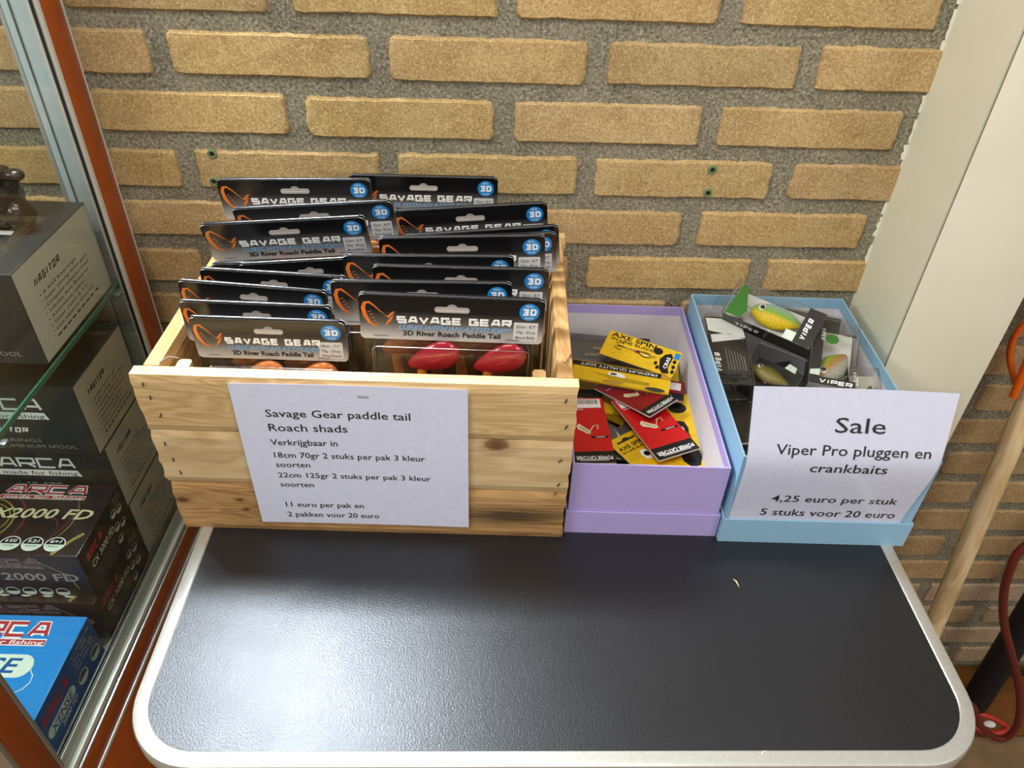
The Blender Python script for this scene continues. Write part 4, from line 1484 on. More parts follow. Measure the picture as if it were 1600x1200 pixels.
# big box on top with the green and yellow lure
r_ = lure_box('clear box lying across the top of the blue box with green and yellow lure', ((0.5270, -0.0960, 0.8720), (0.56, 0.08, -0.62)), 0.104, 0.047, 0.026)
w_, h, d = 0.104, 0.047, 0.026
q = MB()
q.prism(rrect(-w_ / 2 + e, w_ / 2 - e, -h / 2 + e, h / 2 - e, 0.0008, 2), -d + 0.001, -d + 0.0018, 'whitecard')
q.add([(-w_ * 0.34, -h / 2 + 0.0009, -d + 0.001), (w_ / 2 - e, -h / 2 + 0.0009, -d + 0.001), (w_ / 2 - e, -h / 2 + 0.0009, -0.001), (-w_ * 0.34, -h / 2 + 0.0009, -0.001)], [(0, 1, 2, 3)], 'viper')
Fs = frame((-w_ * 0.33, -h / 2 - 0.0002, -d * 0.80), (1, 0, 0), (0, 0, 1))
q.add([(-w_ * 0.48, -h / 2 - 0.0001, -d + 0.001), (w_ / 2, -h / 2 - 0.0001, -d + 0.001), (w_ / 2, -h / 2 - 0.0001, -0.001), (-w_ * 0.48, -h / 2 - 0.0001, -0.001)], [(0, 1, 2, 3)], 'viper')
q.wide('VIPER', 0.0, 0.028, 0.005, 0.0070, 'white', Fs, 0.0001, 0.24, 0.15, 0.2)
q.prism(rrect(w_ * 0.315, w_ / 2 - 0.0006, -h / 2 + 0.0006, h / 2 - 0.0006, 0.0008, 2), 0.0001, 0.0003, 'viper')
q.prism(rrect(w_ * 0.20, w_ * 0.315, -h * 0.48, -h * 0.24, 0.0004, 1), 0.0001, 0.0003, 'palegreen')
vtext(q, 'VIPER', w_ * 0.42, -h * 0.36, h * 0.22, 0.0066, 'white', 0.0004)
q.poly([(w_ * a, h * b_, -0.002) for a, b_ in ((-0.47, -0.44), (-0.30, -0.44), (-0.26, -0.20), (-0.38, 0.44), (-0.43, 0.40))], 'green')
q.build('insert', r_)
lure_fish(r_, 'fish1', 0.059, 0.030, 0.018, Matrix.Translation((0.004, 0.001, -0.010)) @ Matrix.Rotation(R(3), 4, 'Z'))
q = MB()
q.prism(rrect(-w_ / 2 - 0.018, -w_ / 2, -h * 0.30, h * 0.42, 0.006, 5, (1, 0, 0, 1)), -d + 0.001, -d + 0.002, 'blister')
q.build('hang_tab', r_)

# dark box underneath, olive lure
r_ = lure_box('dark clear box with olive lure lying under the green lure box', ((0.5262, -0.1420, 0.8265), (0.30, 0.0, -0.66)), 0.060, 0.058, 0.026)
w_, h, d = 0.060, 0.058, 0.026
q = MB()
q.prism(rrect(-w_ / 2 + e, w_ / 2 - e, -h / 2 + e, h / 2 - e, 0.0008, 2), -d + 0.001, -d + 0.0018, 'dkgrey')
q.add([(-w_ / 2 + e, -h / 2 - 0.0001, -d + 0.001), (w_ / 2 - e, -h / 2 - 0.0001, -d + 0.001), (w_ / 2 - e, -h / 2 - 0.0001, -0.001), (-w_ / 2 + e, -h / 2 - 0.0001, -0.001)], [(0, 1, 2, 3)], 'dkgrey')
q.poly([(w_ * a, h * b_, -0.0006) for a, b_ in ((-0.48, -0.48), (-0.24, -0.48), (-0.44, -0.30))], 'whitecard')
q.poly([(w_ * a, h * b_, -0.0006) for a, b_ in ((0.14, 0.14), (0.36, 0.10), (0.34, 0.24), (0.18, 0.28))], 'palegreen')
q.build('insert', r_)
lure_fish(r_, 'fish3', 0.046, 0.020, 0.014, Matrix.Translation((-0.003, -0.002, -0.010)) @ Matrix.Rotation(R(-8), 4, 'Z'))

# box at the front right with the pale lure
r_ = lure_box('clear box with pale green and silver lure at the front right of the blue box', ((0.5880, -0.1410, 0.8500), (0.46, 0.0, -0.29)), 0.049, 0.084, 0.028)
w_, h, d = 0.049, 0.084, 0.028
q = MB()
q.prism(rrect(-w_ / 2 + e, w_ / 2 - e, -h / 2 + e, h / 2 - e, 0.0008, 2), -d + 0.001, -d + 0.0018, 'whitecard')
q.add([(-w_ / 2 - 0.0001, -h / 2, -d + 0.001), (-w_ / 2 - 0.0001, h / 2, -d + 0.001), (-w_ / 2 - 0.0001, h / 2, -0.001), (-w_ / 2 - 0.0001, -h / 2, -0.001)], [(0, 3, 2, 1)], 'viper')
q.prism(rrect(-w_ / 2 + 0.0006, w_ / 2 - 0.0006, -h / 2 + 0.0006, -h / 2 + 0.010, 0.0006, 2), 0.0001, 0.0003, 'viper')
q.wide('VIPER', -w_ * 0.28, w_ * 0.42, -h / 2 + 0.0028, 0.0050, 'white', I4, 0.0004, 0.24, 0.15, 0.2)
q.prism(rrect(-w_ / 2 + 0.0006, -w_ * 0.26, -h * 0.36, h / 2 - 0.001, 0.0006, 2), -0.0012, -0.0008, 'viper')
q.prism(rrect(-w_ * 0.26, w_ * 0.05, h * 0.30, h / 2 - 0.001, 0.0006, 2), -0.0012, -0.0008, 'viper')
vtext(q, 'VIPER', -w_ * 0.32, h * 0.18, h * 0.36, 0.0042, 'label', -0.0006, True)
q.text('VIPER', w_ * 0.16, w_ * 0.44, h * 0.27, 0.0030, 'black', I4, 0.0002, 0.1, 0.02)
q.disc((-w_ * 0.08, h * 0.21, -0.0010), 0.0072, 'green', I4, 18, 0.0062)
q.poly([(w_ * a, h * b_, -0.0006) for a, b_ in ((-0.49, -0.36), (-0.27, -0.36), (-0.27, -0.26), (-0.48, -0.29))], 'palegreen')
q.build('insert', r_)
lure_fish(r_, 'fish2', 0.046, 0.029, 0.020, Matrix.Translation((0.002, -0.010, -0.014)) @ Matrix.Rotation(R(52), 4, 'Z'))

# flat dark box along the back wall
r_ = lure_box('black box lying along the back wall of the blue box, behind the green lure', ((0.5845, -0.0530, 0.8320), (0.60, 0.0, -0.36)), 0.088, 0.030, 0.020)
w_, h, d = 0.088, 0.030, 0.020
q = MB()
q.prism(rrect(-w_ / 2 + e, w_ / 2 - e, -h / 2 + e, h / 2 - e, 0.0008, 2), -0.0030, -0.0012, 'viper')
q.wide('VIPER', -w_ * 0.30, -w_ * 0.02, -h * 0.10, 0.006, 'white', I4, -0.0008, 0.24, 0.15, 0.2)
q.prism(rrect(w_ * 0.08, w_ * 0.22, -h * 0.30, h * 0.20, 0.0004, 1), -0.0010, -0.0006, 'whitecard')
q.prism(rrect(w_ * 0.30, w_ * 0.47, -h * 0.30, h * 0.22, 0.0008, 2), -0.0010, -0.0006, 'pgrey')
q.build('insert', r_)

# small box in the front right corner
r_ = lure_box('small clear box with tan card in the right corner behind the sale sheet', ((0.6165, -0.1720, 0.8310), (0.36, -0.08, -0.16)), 0.032, 0.044, 0.018)
w_, h, d = 0.032, 0.044, 0.018
q = MB()
q.prism(rrect(-w_ / 2 + e, w_ / 2 - e, -h / 2 + e, h / 2 - e, 0.0008, 2), -d + 0.001, -d + 0.0018, 'greyside')
q.add([(-w_ / 2 - 0.0001, -h / 2, -d + 0.001), (-w_ / 2 - 0.0001, h / 2, -d + 0.001), (-w_ / 2 - 0.0001, h / 2, -0.001), (-w_ / 2 - 0.0001, -h / 2, -0.001)], [(0, 3, 2, 1)], 'viper')
vtext(q, 'VIPER', -w_ * 0.36, -h * 0.05, h * 0.36, 0.004, 'white', 0.0002, True)
q.build('insert', r_)
lure_fish(r_, 'fish3', 0.026, 0.010, 0.008, Matrix.Translation((0.004, -0.008, -0.008)) @ Matrix.Rotation(R(70), 4, 'Z'))

# dark boxes in the lower layer
for i, (lx, ly, lz, rx, rz, w_, h, d, lb) in enumerate((
        (0.4835, -0.1950, 0.7960, 0.10, 0.10, 0.032, 0.066, 0.020, 'dark box with pale lower edge in the gap left of the sale sheet'),
        (0.5120, -0.2050, 0.7880, 0.05, -0.35, 0.030, 0.060, 0.020, 'dark clear box tilted against the back of the sale sheet, lower left'),
        (0.4760, -0.2600, 0.7760, 0.0, 0.15, 0.040, 0.050, 0.022, 'dark clear box on the bottom of the blue box near its front left corner'),
        (0.5450, -0.0900, 0.7700, 0.0, 0.20, 0.100, 0.070, 0.028, 'dark box at the bottom of the blue box under the green lure box'),
        (0.5850, -0.1700, 0.7700, 0.0, -0.25, 0.050, 0.090, 0.028, 'dark box at the bottom of the blue box under the pale lure box'),
        (0.5350, -0.1700, 0.7700, 0.0, 0.10, 0.044, 0.080, 0.028, 'dark box at the bottom of the blue box under the olive lure box'),
        (0.4790, -0.1100, 0.7700, 0.0, 0.02, 0.046, 0.090, 0.028, 'dark box at the bottom of the blue box under the white panel box'))):
    r_ = lure_box(lb, ((lx, ly, lz), (rx, 0, rz)), w_, h, d)
    q = MB()
    q.prism(rrect(-w_ / 2 + e, w_ / 2 - e, -h / 2 + e, h / 2 - e, 0.0008, 2), -d * 0.5, -0.0012, 'viper')
    q.ribbon([(-w_ / 2 + 0.002, -h / 2 + 0.002), (w_ / 2 - 0.002, -h / 2 + 0.002)], 0.0022, 'whitecard', I4, -0.0008)
    q.build('insert', r_)


# ------------------------------------------------------------------ glass display cabinet
CO = (-0.205, -0.457, 0.0)
cab = thing('display_cabinet', 'glass display cabinet with orange-brown wooden frame standing left of the table', 'cabinet', CO, (0, 0, YAW))
YR, YF, XL, ZT = 0.424, -0.034, -0.72, 1.30


def cpart(name, boxes, parent=cab, bev=0.0008):
    q = MB()
    for a, b_, m_ in boxes:
        q.box(a, b_, m_, bev)
    return q.build(name, parent)


cpart('base', [((XL, YF, 0.0), (0.0, YR, 0.488), 'orange'), ((XL, YF, 0.494), (0.0, YR, 0.526), 'orange'), ((XL, YF + 0.01, 0.526), (-0.0145, YR - 0.01, 0.5478), 'steel')])
cpart('edge_strip', [((XL, YF - 0.0005, 0.488), (0.0012, YR, 0.494), 'greyprof')])
cpart('bottom_rail', [((-0.0135, 0.0005, 0.5262), (0.0006, 0.402, 0.5300), 'alu'), ((-0.0135, 0.0005, 0.5300), (-0.0014, 0.402, 0.5335), 'steel'), ((-0.0135, 0.0005, 0.5335), (-0.0008, 0.402, 0.5420), 'greyprof'), ((-0.0080, 0.0005, 0.5420), (-0.0062, 0.402, 0.5605), 'greyprof'), ((-0.0125, 0.0005, 0.5420), (-0.0110, 0.402, 0.556), 'steel')])
cpart('floor_panel', [((XL + 0.01, 0.0, 0.5482), (-0.015, 0.41, 0.5545), 'steel')])
for nm, (x0, x1, y0, y1) in (('rear_post', (-0.0100, 0.0, 0.3915, YR)), ('rear_post', (XL, XL + 0.022, 0.4025, YR)), ('front_post', (-0.024, 0.0, YF + 0.004, -0.0005)), ('front_post', (XL, XL + 0.024, YF + 0.004, -0.0005))):
    cpart(nm, [((x0, y0, 0.5485), (x1, y1, ZT), 'orange')])
cpart('white_profile', [((-0.010, 0.3845, 0.561), (-0.0005, 0.3910, ZT), 'greyprof'), ((-0.006, 0.3822, 0.561), (-0.0030, 0.3842, ZT), 'softblack')])
cpart('corner_edge', [((-0.0012, YR + 0.0002, 0.5485), (0.0012, YR + 0.0016, ZT), 'greyprof')])
cpart('front_profile', [((-0.024, 0.0, 0.5612), (0.0008, 0.0048, ZT), 'alu'), ((-0.024, YF - 0.002, 0.5485), (0.0008, YF + 0.0036, ZT), 'alu')])
cpart('back_rail', [((-0.0475, 0.4085, 0.5555), (-0.0105, 0.4160, ZT), 'bluealu'), ((-0.0400, 0.4072, 0.5555), (-0.0385, 0.4084, ZT), 'steel'), ((-0.0530, 0.4100, 0.5555), (-0.0490, 0.4150, ZT), 'edge')])
cpart('top_frame', [((XL, YF, ZT), (0, -0.002, ZT + 0.03), 'orange'), ((XL, 0.402, ZT), (0, YR, ZT + 0.03), 'orange'), ((-0.022, -0.002, ZT), (0, 0.402, ZT + 0.03), 'orange'), ((XL, -0.002, ZT), (XL + 0.022, 0.402, ZT + 0.03), 'orange')])
cpart('side_glass', [((-0.0060, 0.0050, 0.5420), (-0.0020, 0.3772, ZT - 0.001), 'glass')], cab, 0)
q = MB()
q.box((XL + 0.03, 0.100, 0.8745), (-0.0140, 0.400, 0.8800), 'shelfglass')
q.box((-0.0140, 0.100, 0.8745), (-0.0122, 0.400, 0.8800), 'glassedge')
q.build('glass_shelf', cab)
q = MB()
for y in (0.13, 0.372):
    q.box((-0.0215, y, 0.8700), (-0.0062, y + 0.008, 0.8742), 'steel', 0.001)
q.build('shelf_bracket', cab)

XC = Matrix.Translation(CO) @ Matrix.Rotation(YAW, 4, 'Z')
GB = 'reel boxes in the display cabinet'


def arca(q, F, xr, base, cap, wd, mo, mi, sub=True):
    """slanted logo lettering with a bar of small letters beneath, right end at xr"""
    q.wide('ARCA', xr - wd, xr, base, cap, mo, F, 0.0002, 0.34 if mi else 0.2, 0.0, 0.02)
    if mi:
        q.wide('ARCA', xr - wd + 0.0009, xr - 0.0009, base + cap * 0.06, cap * 0.88, mi, F, 0.00034, 0.2, 0.0, 0.10)
    q.poly([(xr - wd - 0.003, base - cap * 0.42, 0.0002), (xr + 0.001, base - cap * 0.42, 0.0002), (xr + 0.001, base - cap * 0.02, 0.0002), (xr - wd - 0.001, base - cap * 0.02, 0.0002)], mo, F)
    if mi:
        q.poly([(xr - wd - 0.002, base - cap * 0.37, 0.0003), (xr + 0.0004, base - cap * 0.37, 0.0003), (xr + 0.0004, base - cap * 0.08, 0.0003), (xr - wd - 0.0006, base - cap * 0.08, 0.0003)], mi, F)
    q.text('made for fishing', xr - wd * 0.97, xr - 0.001, base - cap * 0.34, cap * 0.22, mo if mi else 'black', F, 0.00042, 0.1, 0.01)


def reel_box(label, x1, y0, y1, z0, z1, L, mtop, mfront, mside, fn):
    loc = XC @ Vector((x1, y0, z0))
    root = tag_box = None
    q = MB()
    d, h = y1 - y0, z1 - z0
    q.box((-L, 0, 0), (0, d, h), mfront, 0.0008, 2)
    e_ = 0.0012
    q.poly([(-L + e_, e_, h + 0.00012), (-e_, e_, h + 0.00012), (-e_, d - e_, h + 0.00012), (-L + e_, d - e_, h + 0.00012)], mtop)
    q.poly([(0.00012, e_, e_), (0.00012, d - e_, e_), (0.00012, d - e_, h - e_), (0.00012, e_, h - e_)], mside)
    FF = frame((0, -0.0001, 0), (1, 0, 0), (0, 0, 1))       # front
    FT = frame((0, 0, h + 0.0002), (1, 0, 0), (0, 1, 0))    # top
    FS = frame((0.0002, 0, 0), (0, 1, 0), (0, 0, 1))        # right side
    fn(q, FF, FT, FS, d, h)
    o = q.build('reel_box', None, loc, (0, 0, YAW))
    return tag(o, label, 'box', GB)


BUL = ('6 ball bearings', 'Super strong drive gear', 'Computer balanced rotor', 'Infinite Anti Reverse', 'Aluminium spool', 'Gear ratio 5.1:1', 'Line capacity (mm/m)')


def nag(top=True):
    def fn(q, FF, FT, FS, d, h):
        q.wide('NAGITOR', d * 0.17, d * 0.50, h * 0.72, h * 0.075, 'ink', FS, 0.0001, 0.22, 0.25, 0.28)
        for i, b_ in enumerate(BUL):
            q.text('\u2022 ' + b_, d * 0.175, d * (0.40 + 0.018 * len(b_)), h * (0.60 - 0.068 * i), h * 0.034, 'ink', FS, 0.0001)
        for k in range(9):
            q.ribbon([(d * (0.20 + 0.07 * k), h * 0.135), (d * (0.25 + 0.07 * k), h * 0.135)], h * 0.018, 'ink', FS, 0.0001)
        xr = -0.040
        q.wide('ARCA', xr - 0.085, xr, h * 0.66, h * 0.17, 'white', FF, 0.0002, 0.17, 0.0, 0.12)
        q.poly([(xr - 0.090, h * 0.53, 0.0002), (xr + 0.003, h * 0.53, 0.0002), (xr, h * 0.63, 0.0002), (xr - 0.088, h * 0.63, 0.0002)], 'white', FF)
        q.text('made for fishing', xr - 0.085, xr - 0.001, h * 0.545, h * 0.065, 'black', FF, 0.0003)
        q.wide('NAGITOR', -0.115, -0.066, h * 0.33, h * 0.075, 'white', FF, 0.0002, 0.24, 0.25, 0.22)
        q.text('6 BALL BEARINGS', -0.150, -0.056, h * 0.185, h * 0.05, 'pgrey', FF, 0.0002)
        q.text('SUPER RELEASE ALUMINIUM SPOOL', -0.180, -0.0205, h * 0.095, h * 0.05, 'pgrey', FF, 0.0002)
        if top:
            q.wide('ARCA', -0.160, -0.050, d * 0.56, d * 0.13, 'white', FT, 0.0001, 0.2, 0.0, 0.12)
            q.poly([(-0.150, d * 0.49, 0.0001), (-0.036, d * 0.49, 0.0001), (-0.037, d * 0.545, 0.0001), (-0.149, d * 0.545, 0.0001)], 'white', FT)
    return fn


reel_box('grey reel box with silver side on the glass shelf, a fishing reel on top', -0.0172, 0.236, 0.3835, 0.8802, 0.9790, 0.20, 'dkgrey', 'dkgrey', 'greyside', nag())
reel_box('grey reel box with silver side directly below the glass shelf, topmost of its stack', -0.0172, 0.254, 0.3700, 0.7425, 0.8370, 0.20, 'dkgrey', 'dkgrey', 'greyside', nag(False))
reel_box('grey reel box second from top in the stack under the glass shelf', -0.0172, 0.264, 0.3720, 0.6490, 0.7420, 0.20, 'dkgrey', 'dkgrey', 'greyside', nag(False))
reel_box('grey reel box at the bottom of the stack behind the black boxes', -0.0172, 0.2665, 0.3730, 0.5552, 0.6485, 0.20, 'dkgrey', 'dkgrey', 'greyside', nag(False))


def badge(q, F, cx, cy, r, t1, t2):
    q.disc((cx, cy, 0.0001), r * 1.12, 'white', F, 22, r * 0.98)
    q.disc((cx, cy, 0.00016), r, 'black', F, 22, r * 0.86)
    q.disc((cx, cy - r * 0.04, 0.0002), r, 'palegreen', F, 22, r * 0.84, 'bottom')
    if t1:
        q.text(t1, cx - r * 0.62, cx + r * 0.62, cy + r * 0.18, r * 0.38, 'white', F, 0.00025, 0.15, 0.03)
    if t2:
        q.text(t2, cx - r * 0.55, cx + r * 0.55, cy - r * 0.42, r * 0.20, 'ink', F, 0.00025)


def swirls(q, F, d, seed):
    rn = random.Random(seed)
    for (cx, cy, r, a0, a1, m_, wd) in ((-0.135, d * 0.42, 0.045, -1.2, 1.5, 'olive', 0.0022), (-0.125, d * 0.45, 0.030, -1.6, 1.9, 'olive', 0.0016), (-0.14, d * 0.4, 0.062, -0.9, 1.2, 'maroon', 0.003),
                                        (-0.06, d * 0.35, 0.022, -0.4, 2.4, 'maroon', 0.0022), (-0.10, d * 0.5, 0.075, -0.75, 0.5, 'olive', 0.0012), (-0.115, d * 0.55, 0.086, -0.95, 0.25, 'maroon', 0.0026)):
        pts = [(cx + r * math.cos(a0 + (a1 - a0) * i / 16), cy + r * 0.8 * math.sin(a0 + (a1 - a0) * i / 16)) for i in range(17)]
        pts = [p_ for p_ in pts if -0.19 < p_[0] < -0.003 and 0.003 < p_[1] < d - 0.003]
        if len(pts) > 2:
            q.ribbon(pts, [wd * (0.4 + 0.6 * math.sin(PI * i / (len(pts) - 1))) for i in range(len(pts))], m_, F, 0.00004)
    q.ribbon([(-0.028, d * 0.02), (-0.014, d * 0.22), (-0.006, d * 0.30)], 0.004, 'olive', F, 0.00004)


def gx(full):
    def fn(q, FF, FT, FS, d, h):
        swirls(q, FT, d, 1)
        arca(q, FT, -0.028, d * 0.82, d * 0.15, 0.092, 'white', 'logored')
        q.text('GX2000 FD', -0.135, -0.008, d * 0.49, d * 0.13, 'cream', FT, 0.0002, 0.2, 0.02)
        for i, (a, b_) in enumerate((('6+1', 'BALL'), ('5.2:1', 'RATIO'), ('6 KG', 'POWER'), ('SUPER', 'LIGHT'))):
            badge(q, FT, -0.030 - 0.0235 * i, d * 0.15, 0.0098, a, b_)
        # front face
        q.ribbon([(-0.19, h * 0.25), (-0.10, h * 0.6), (-0.05, h * 0.9)], 0.003, 'maroon', FF, 0.00004)
        q.ribbon([(-0.052, h * 0.95), (-0.020, h * 0.55), (-0.014, h * 0.2)], 0.0014, 'olive', FF, 0.00004)
        arca(q, FF, -0.042, h * 0.76, h * 0.16, 0.075, 'pgrey', 'maroon')
        q.text('GX 2000 FD', -0.130, -0.009, h * 0.40, h * 0.17, 'pgrey', FF, 0.0002, 0, 0.02)
        for i in range(5):
            badge(q, FF, -0.034 - 0.018 * i, h * 0.12, 0.0066, '', '')
        # side face
        q.wide('ARCA', d * 0.10, d * 0.46, h * 0.66, h * 0.16, 'logored', FS, 0.0001, 0.28, 0.0, 0.1)
        q.text('CX 3000 FD', d * 0.14, d * 0.66, h * 0.46, h * 0.12, 'cream', FS, 0.0001, 0.2, 0.02)
        for i in range(6):
            y0 = d * (0.16 + 0.02 * i)
            x = y0
            rn = random.Random(i)
            while x < d * 0.58:
                k = rn.uniform(0.001, 0.004)
                q.ribbon([(x, h * (0.36 - 0.058 * i)), (x + k, h * (0.36 - 0.058 * i))], 0.0010, 'pgrey', FS, 0.0001)
                x += k + 0.0009
        for (a, b_) in ((0.74, 0.72), (0.86, 0.66), (0.72, 0.44), (0.84, 0.36), (0.70, 0.18)):
            badge(q, FS, d * a, h * b_, 0.0052, '', '')
        for i in range(3):
            q.ribbon([(d * 0.80, h * (0.93 - 0.06 * i)), (d * 0.96, h * (0.93 - 0.06 * i))], 0.001, 'pgrey', FS, 0.0001)
    return fn


reel_box('black reel box with red logo lying on a second black one in the cabinet', -0.0165, 0.1585, 0.2615, 0.6200, 0.6885, 0.19, 'gxcard', 'gxcard', 'gxside', gx(True))
reel_box('black reel box under the upper black box, behind the blue box', -0.0165, 0.1500, 0.2620, 0.5552, 0.6195, 0.19, 'gxcard', 'gxcard', 'gxside', gx(False))


def xe(q, FF, FT, FS, d, h):
    arca(q, FT, -0.030, d * 0.76, d * 0.18, 0.094, 'white', 'logored')
    q.prism(rrect(-0.150, -0.029, d * 0.38, d * 0.60, d * 0.11, 8), 0, 0.0001, 'palegreen', None, FT)
    q.text('XENSE', -0.140, -0.042, d * 0.425, d * 0.135, 'xblue2', FT, 0.00025, 0.2, 0.02)
    q.text('2000 FD', -0.118, -0.052, d * 0.27, d * 0.085, 'white', FT, 0.0002, 0.2, 0.03)
    pts = [(-0.150, d * 0.22), (-0.060, d * 0.22)] + [(-0.045 + 0.022 * math.sin(a), d * 0.36 - d * 0.14 * math.cos(a)) for a in [0.15 * PI * i for i in range(6)]] + [(-0.029, d * 0.50)]
    q.ribbon(pts, 0.0009, 'palegreen', FT, 0.0001)
    q.wide('ARCA', d * 0.03, d * 0.48, h * 0.60, h * 0.20, 'logored', FS, 0.0001, 0.28, 0.0, 0.1)
    q.prism(rrect(d * 0.03, d * 0.50, h * 0.28, h * 0.50, h * 0.11, 6), 0, 0.0001, 'palegreen', None, FS)
    q.text('XENSE', d * 0.08, d * 0.46, h * 0.31, h * 0.15, 'xblue2', FS, 0.0002, 0.2, 0.02)
    q.text('2000 FD', d * 0.20, d * 0.48, h * 0.14, h * 0.10, 'label', FS, 0.0002, 0.2, 0.02)
    for i, (a, b_) in enumerate(((0.60, 0.28), (0.84, 0.28))):
        badge(q, FS, d * a + d * 0.04, h * b_, 0.0082, '', '')
    for i, b_ in enumerate(('6+1 Ball Bearings', 'Size: 2000', 'Drag Power: 6 kg', 'Gear Ratio: 5.1')):
        q.text('\u2022 ' + b_, d * 0.58, d * (0.72 + 0.013 * len(b_)), h * (0.84 - 0.105 * i), h * 0.06, 'label', FS, 0.0001)
    q.prism(rrect(-0.030, -0.012, d * 0.02, d * 0.09, 0.0008, 2), 0, 0.0002, 'dkgrey', None, FT)


reel_box('bright blue reel box at the front of the cabinet floor behind the glass', -0.0170, 0.0185, 0.1350, 0.5552, 0.6180, 0.19, 'xblue', 'xblue', 'xblue2', xe)

# fishing reel standing on the upper box
rl = thing('fishing_reel', 'dark bronze fishing reel standing on the upper grey box inside the cabinet', 'fishing reel', XC @ Vector((-0.082, 0.330, 0.9792)), (0, 0, YAW))
q = MB()
XB_ = Matrix.Translation((0, 0, 0.028)) @ Matrix.Rotation(R(90), 4, 'Y')
q.lathe([(0.006, -0.034), (0.021, -0.032), (0.026, -0.024), (0.0265, -0.010), (0.0235, -0.006), (0.0235, 0.012), (0.0265, 0.015), (0.026, 0.022), (0.020, 0.030), (0.012, 0.034)], 'reel', 28, XB_)
q.box((-0.024, -0.012, 0.0), (0.024, 0.020, 0.009), 'reel', 0.004, 3)
q.build('body', rl)
q = MB()
q.lathe([(0.0125, 0.0), (0.0140, 0.002), (0.0140, 0.010), (0.0120, 0.0125), (0.0115, 0.0150), (0.0085, 0.0165), (0.004, 0.0168)], 'reelcap', 24, Matrix.Translation((0.030, -0.008, 0.0145)) @ Matrix.Rotation(R(78), 4, 'Y'))
q.build('side_cap', rl)
q = MB()
q.box((-0.018, -0.014, 0.050), (0.026, 0.010, 0.060), 'reel', 0.003, 3, Matrix.Rotation(R(6), 4, 'Y'))
q.box((0.004, -0.010, 0.055), (0.018, 0.006, 0.072), 'reel', 0.003, 3)
for k in range(4):
    q.ell((0.006 + 0.004 * k, -0.0165, 0.055), (0.0012, 0.0008, 0.0012), 'silver', None, 8, 6)
q.build('thumb_bar', rl)
q = MB()
q.tube([(-0.036, 0, 0.028), (-0.046, -0.004, 0.030), (-0.048, -0.020, 0.046), (-0.046, -0.034, 0.058)], 0.004, 'reel', 10)
q.ell((-0.052, -0.036, 0.060), (0.010, 0.006, 0.006), 'reelcap', None, 14, 8)
q.ell((0.043, -0.006, 0.054), (0.010, 0.008, 0.006), 'reel', None, 14, 8)
q.tube([(0.030, 0.0, 0.030), (0.040, -0.004, 0.044), (0.043, -0.006, 0.054)], 0.0035, 'reel', 10)
q.build('handle', rl)


# ------------------------------------------------------------------ corner to the right of the table
P0, P1 = Vector((0.934, -0.10, 0.2756)), Vector((0.9149, -0.06, 0.6935))
dirn = (P1 - P0) / (P1.z - P0.z)
base, top = P0 - dirn * (P0.z - 0.004), P0 + dirn * (1.32 - P0.z)
ax = (top - base)
q = MB()
ln = ax.length
rot = ax.to_track_quat('X', 'Z').to_euler()
prof = [(0.0120, 0.0), (0.0138, 0.002), (0.0142, 0.10), (0.0146, ln * 0.5), (0.0142, ln - 0.008), (0.012, ln - 0.002), (0.006, ln)]
q.lathe(prof, 'stick', 24, Matrix.Rotation(PI / 2, 4, 'Y'))
tag(q.build('wooden_pole', None, base, rot), 'pale wooden pole leaning on the brick wall right of the table', 'pole')

hk = thing('plastic_hook', 'orange plastic hook hanging beside the wooden pole at the right edge', 'hook', (0.8754, -0.06, 0.79))
H0 = Vector((0.8754, -0.06, 0.79))
cv = [(0.925, -0.073, 0.835), (0.915, -0.074, 0.850), (0.890, -0.068, 0.860), (0.868, -0.063, 0.852), (0.8513, -0.06, 0.8372), (0.8475, -0.06, 0.8193), (0.8517, -0.06, 0.7972), (0.8603, -0.06, 0.7795), (0.8751, -0.06, 0.7574), (0.8858, -0.06, 0.743)]


def spline(pts, n=8):
    pts = [Vector(p_) for p_ in pts]
    out = []
    for i in range(len(pts) - 1):
        p0, p1, p2, p3 = pts[max(i - 1, 0)], pts[i], pts[i + 1], pts[min(i + 2, len(pts) - 1)]
        for k in range(n):
            t_ = k / n
            out.append(0.5 * ((2 * p1) + (p2 - p0) * t_ + (2 * p0 - 5 * p1 + 4 * p2 - p3) * t_ ** 2 + (3 * p1 - p0 - 3 * p2 + p3) * t_ ** 3))
    out.append(pts[-1])
    return out


q = MB()
q.tube([p_ - H0 for p_ in spline(cv)], 0.0042, 'hook', 12)
q.build('curved_arm', hk)
q = MB()
a, b_ = Vector((0.8690, -0.072, 0.800)) - H0, Vector((0.8767, -0.072, 0.7362)) - H0
q.tube([a + (a - b_) * 0.8, a, b_], 0.0052, 'hook', 12)
q.build('straight_arm', hk)

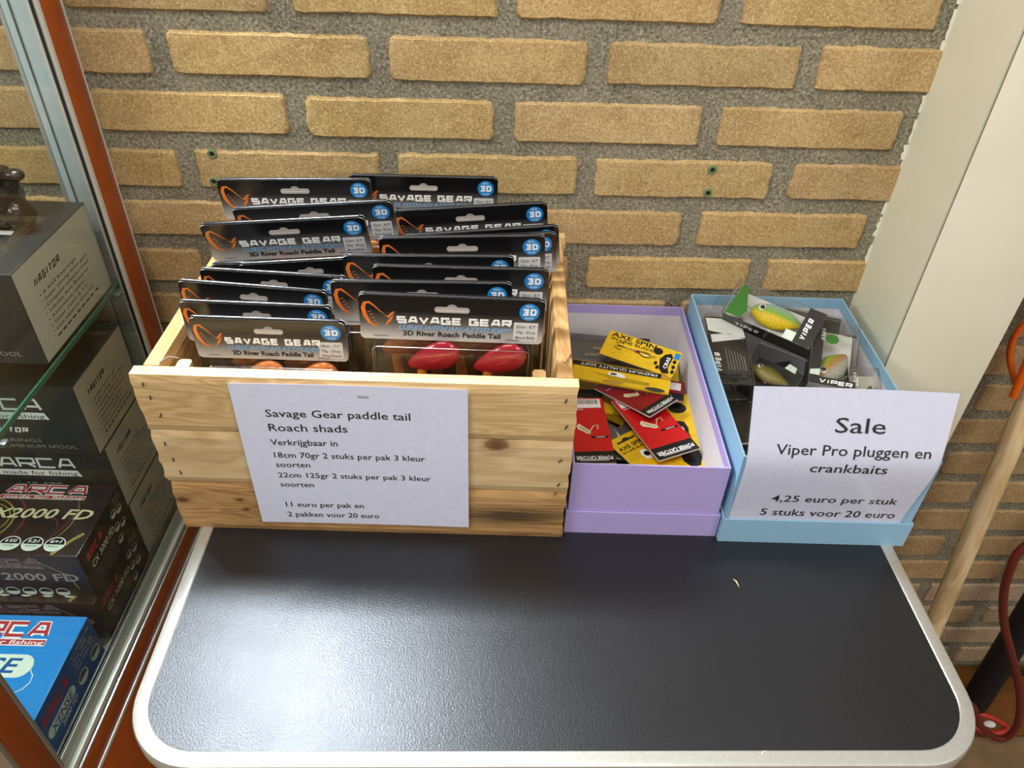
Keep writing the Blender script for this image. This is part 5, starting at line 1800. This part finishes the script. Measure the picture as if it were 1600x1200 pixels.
q = MB()
q.tube([(0, 0, 0.0), (0, 0, 0.02), (-0.004, 0.018, 0.34), (-0.010, 0.040, 0.80)], [0.021, 0.0225, 0.0225, 0.0225], 'softblack', 24)
tag(q.build('foam_tube', None, (1.116, -0.085, 0.002)), 'thick black tube standing on the floor below the red cord', 'tube')

cp = [(1.08, -0.10, 0.72), (0.985, -0.15, 0.62), (0.9279, -0.16, 0.5479), (0.9296, -0.16, 0.5004), (0.9458, -0.16, 0.4428), (0.9773, -0.16, 0.3731), (1.0215, -0.16, 0.2976), (1.0696, -0.16, 0.2154), (1.1086, -0.16, 0.136), (1.1314, -0.16, 0.0654), (1.1255, -0.16, 0.0294), (1.0933, -0.16, 0.0454), (1.0564, -0.158, 0.0874), (1.0321, -0.155, 0.1298), (0.99, -0.16, 0.150), (0.90, -0.19, 0.13), (0.80, -0.22, 0.04), (0.74, -0.24, 0.0075), (0.66, -0.25, 0.0068)]
q = MB()
q.tube(spline(cp), 0.0060, 'cord', 12)
tag(q.build('rubber_cord', None, (0, 0, 0)), 'dark red cord hanging in a loop to the floor right of the table', 'cord')

tb = thing('plastic_tab', 'small red plastic tab with white button at the foot of the black tube', 'tab', (1.130, -0.128, 0.004))
q = MB()
T_ = [(-0.034, 0.012), (-0.022, 0.026), (0.010, 0.016), (0.026, 0.002), (0.022, -0.008), (0.0, -0.012), (-0.026, -0.008)]
q.tube(spline([(x, y, 0.006) for x, y in T_ + T_[:1]], 5), 0.0055, 'redtab', 10)
q.prism([(x * 0.9, y * 0.9) for x, y in T_], 0.0, 0.004, 'redtab')
q.build('loop', tb)
q = MB()
q.ell((-0.002, 0.004, 0.007), (0.011, 0.007, 0.004), 'white', None, 16, 8)
q.build('button', tb)

q = MB()
q.box((-0.22, -0.068, 0.0), (0.30, 0.068, 0.009), 'board', 0.001)
tag(q.build('wooden_board', None, (1.13, -0.0745, 0.0003)), 'flat brown board lying on the floor along the right brick wall', 'board')
q = MB()
q.tube(spline([(1.16, -0.020, 0.0165), (1.22, -0.026, 0.015), (1.30, -0.020, 0.0165), (1.42, -0.024, 0.016)]), 0.005, 'black', 8)
tag(q.build('black_cable', None, (0, 0, 0)), 'thin black cable on the brown board along the wall', 'cable')
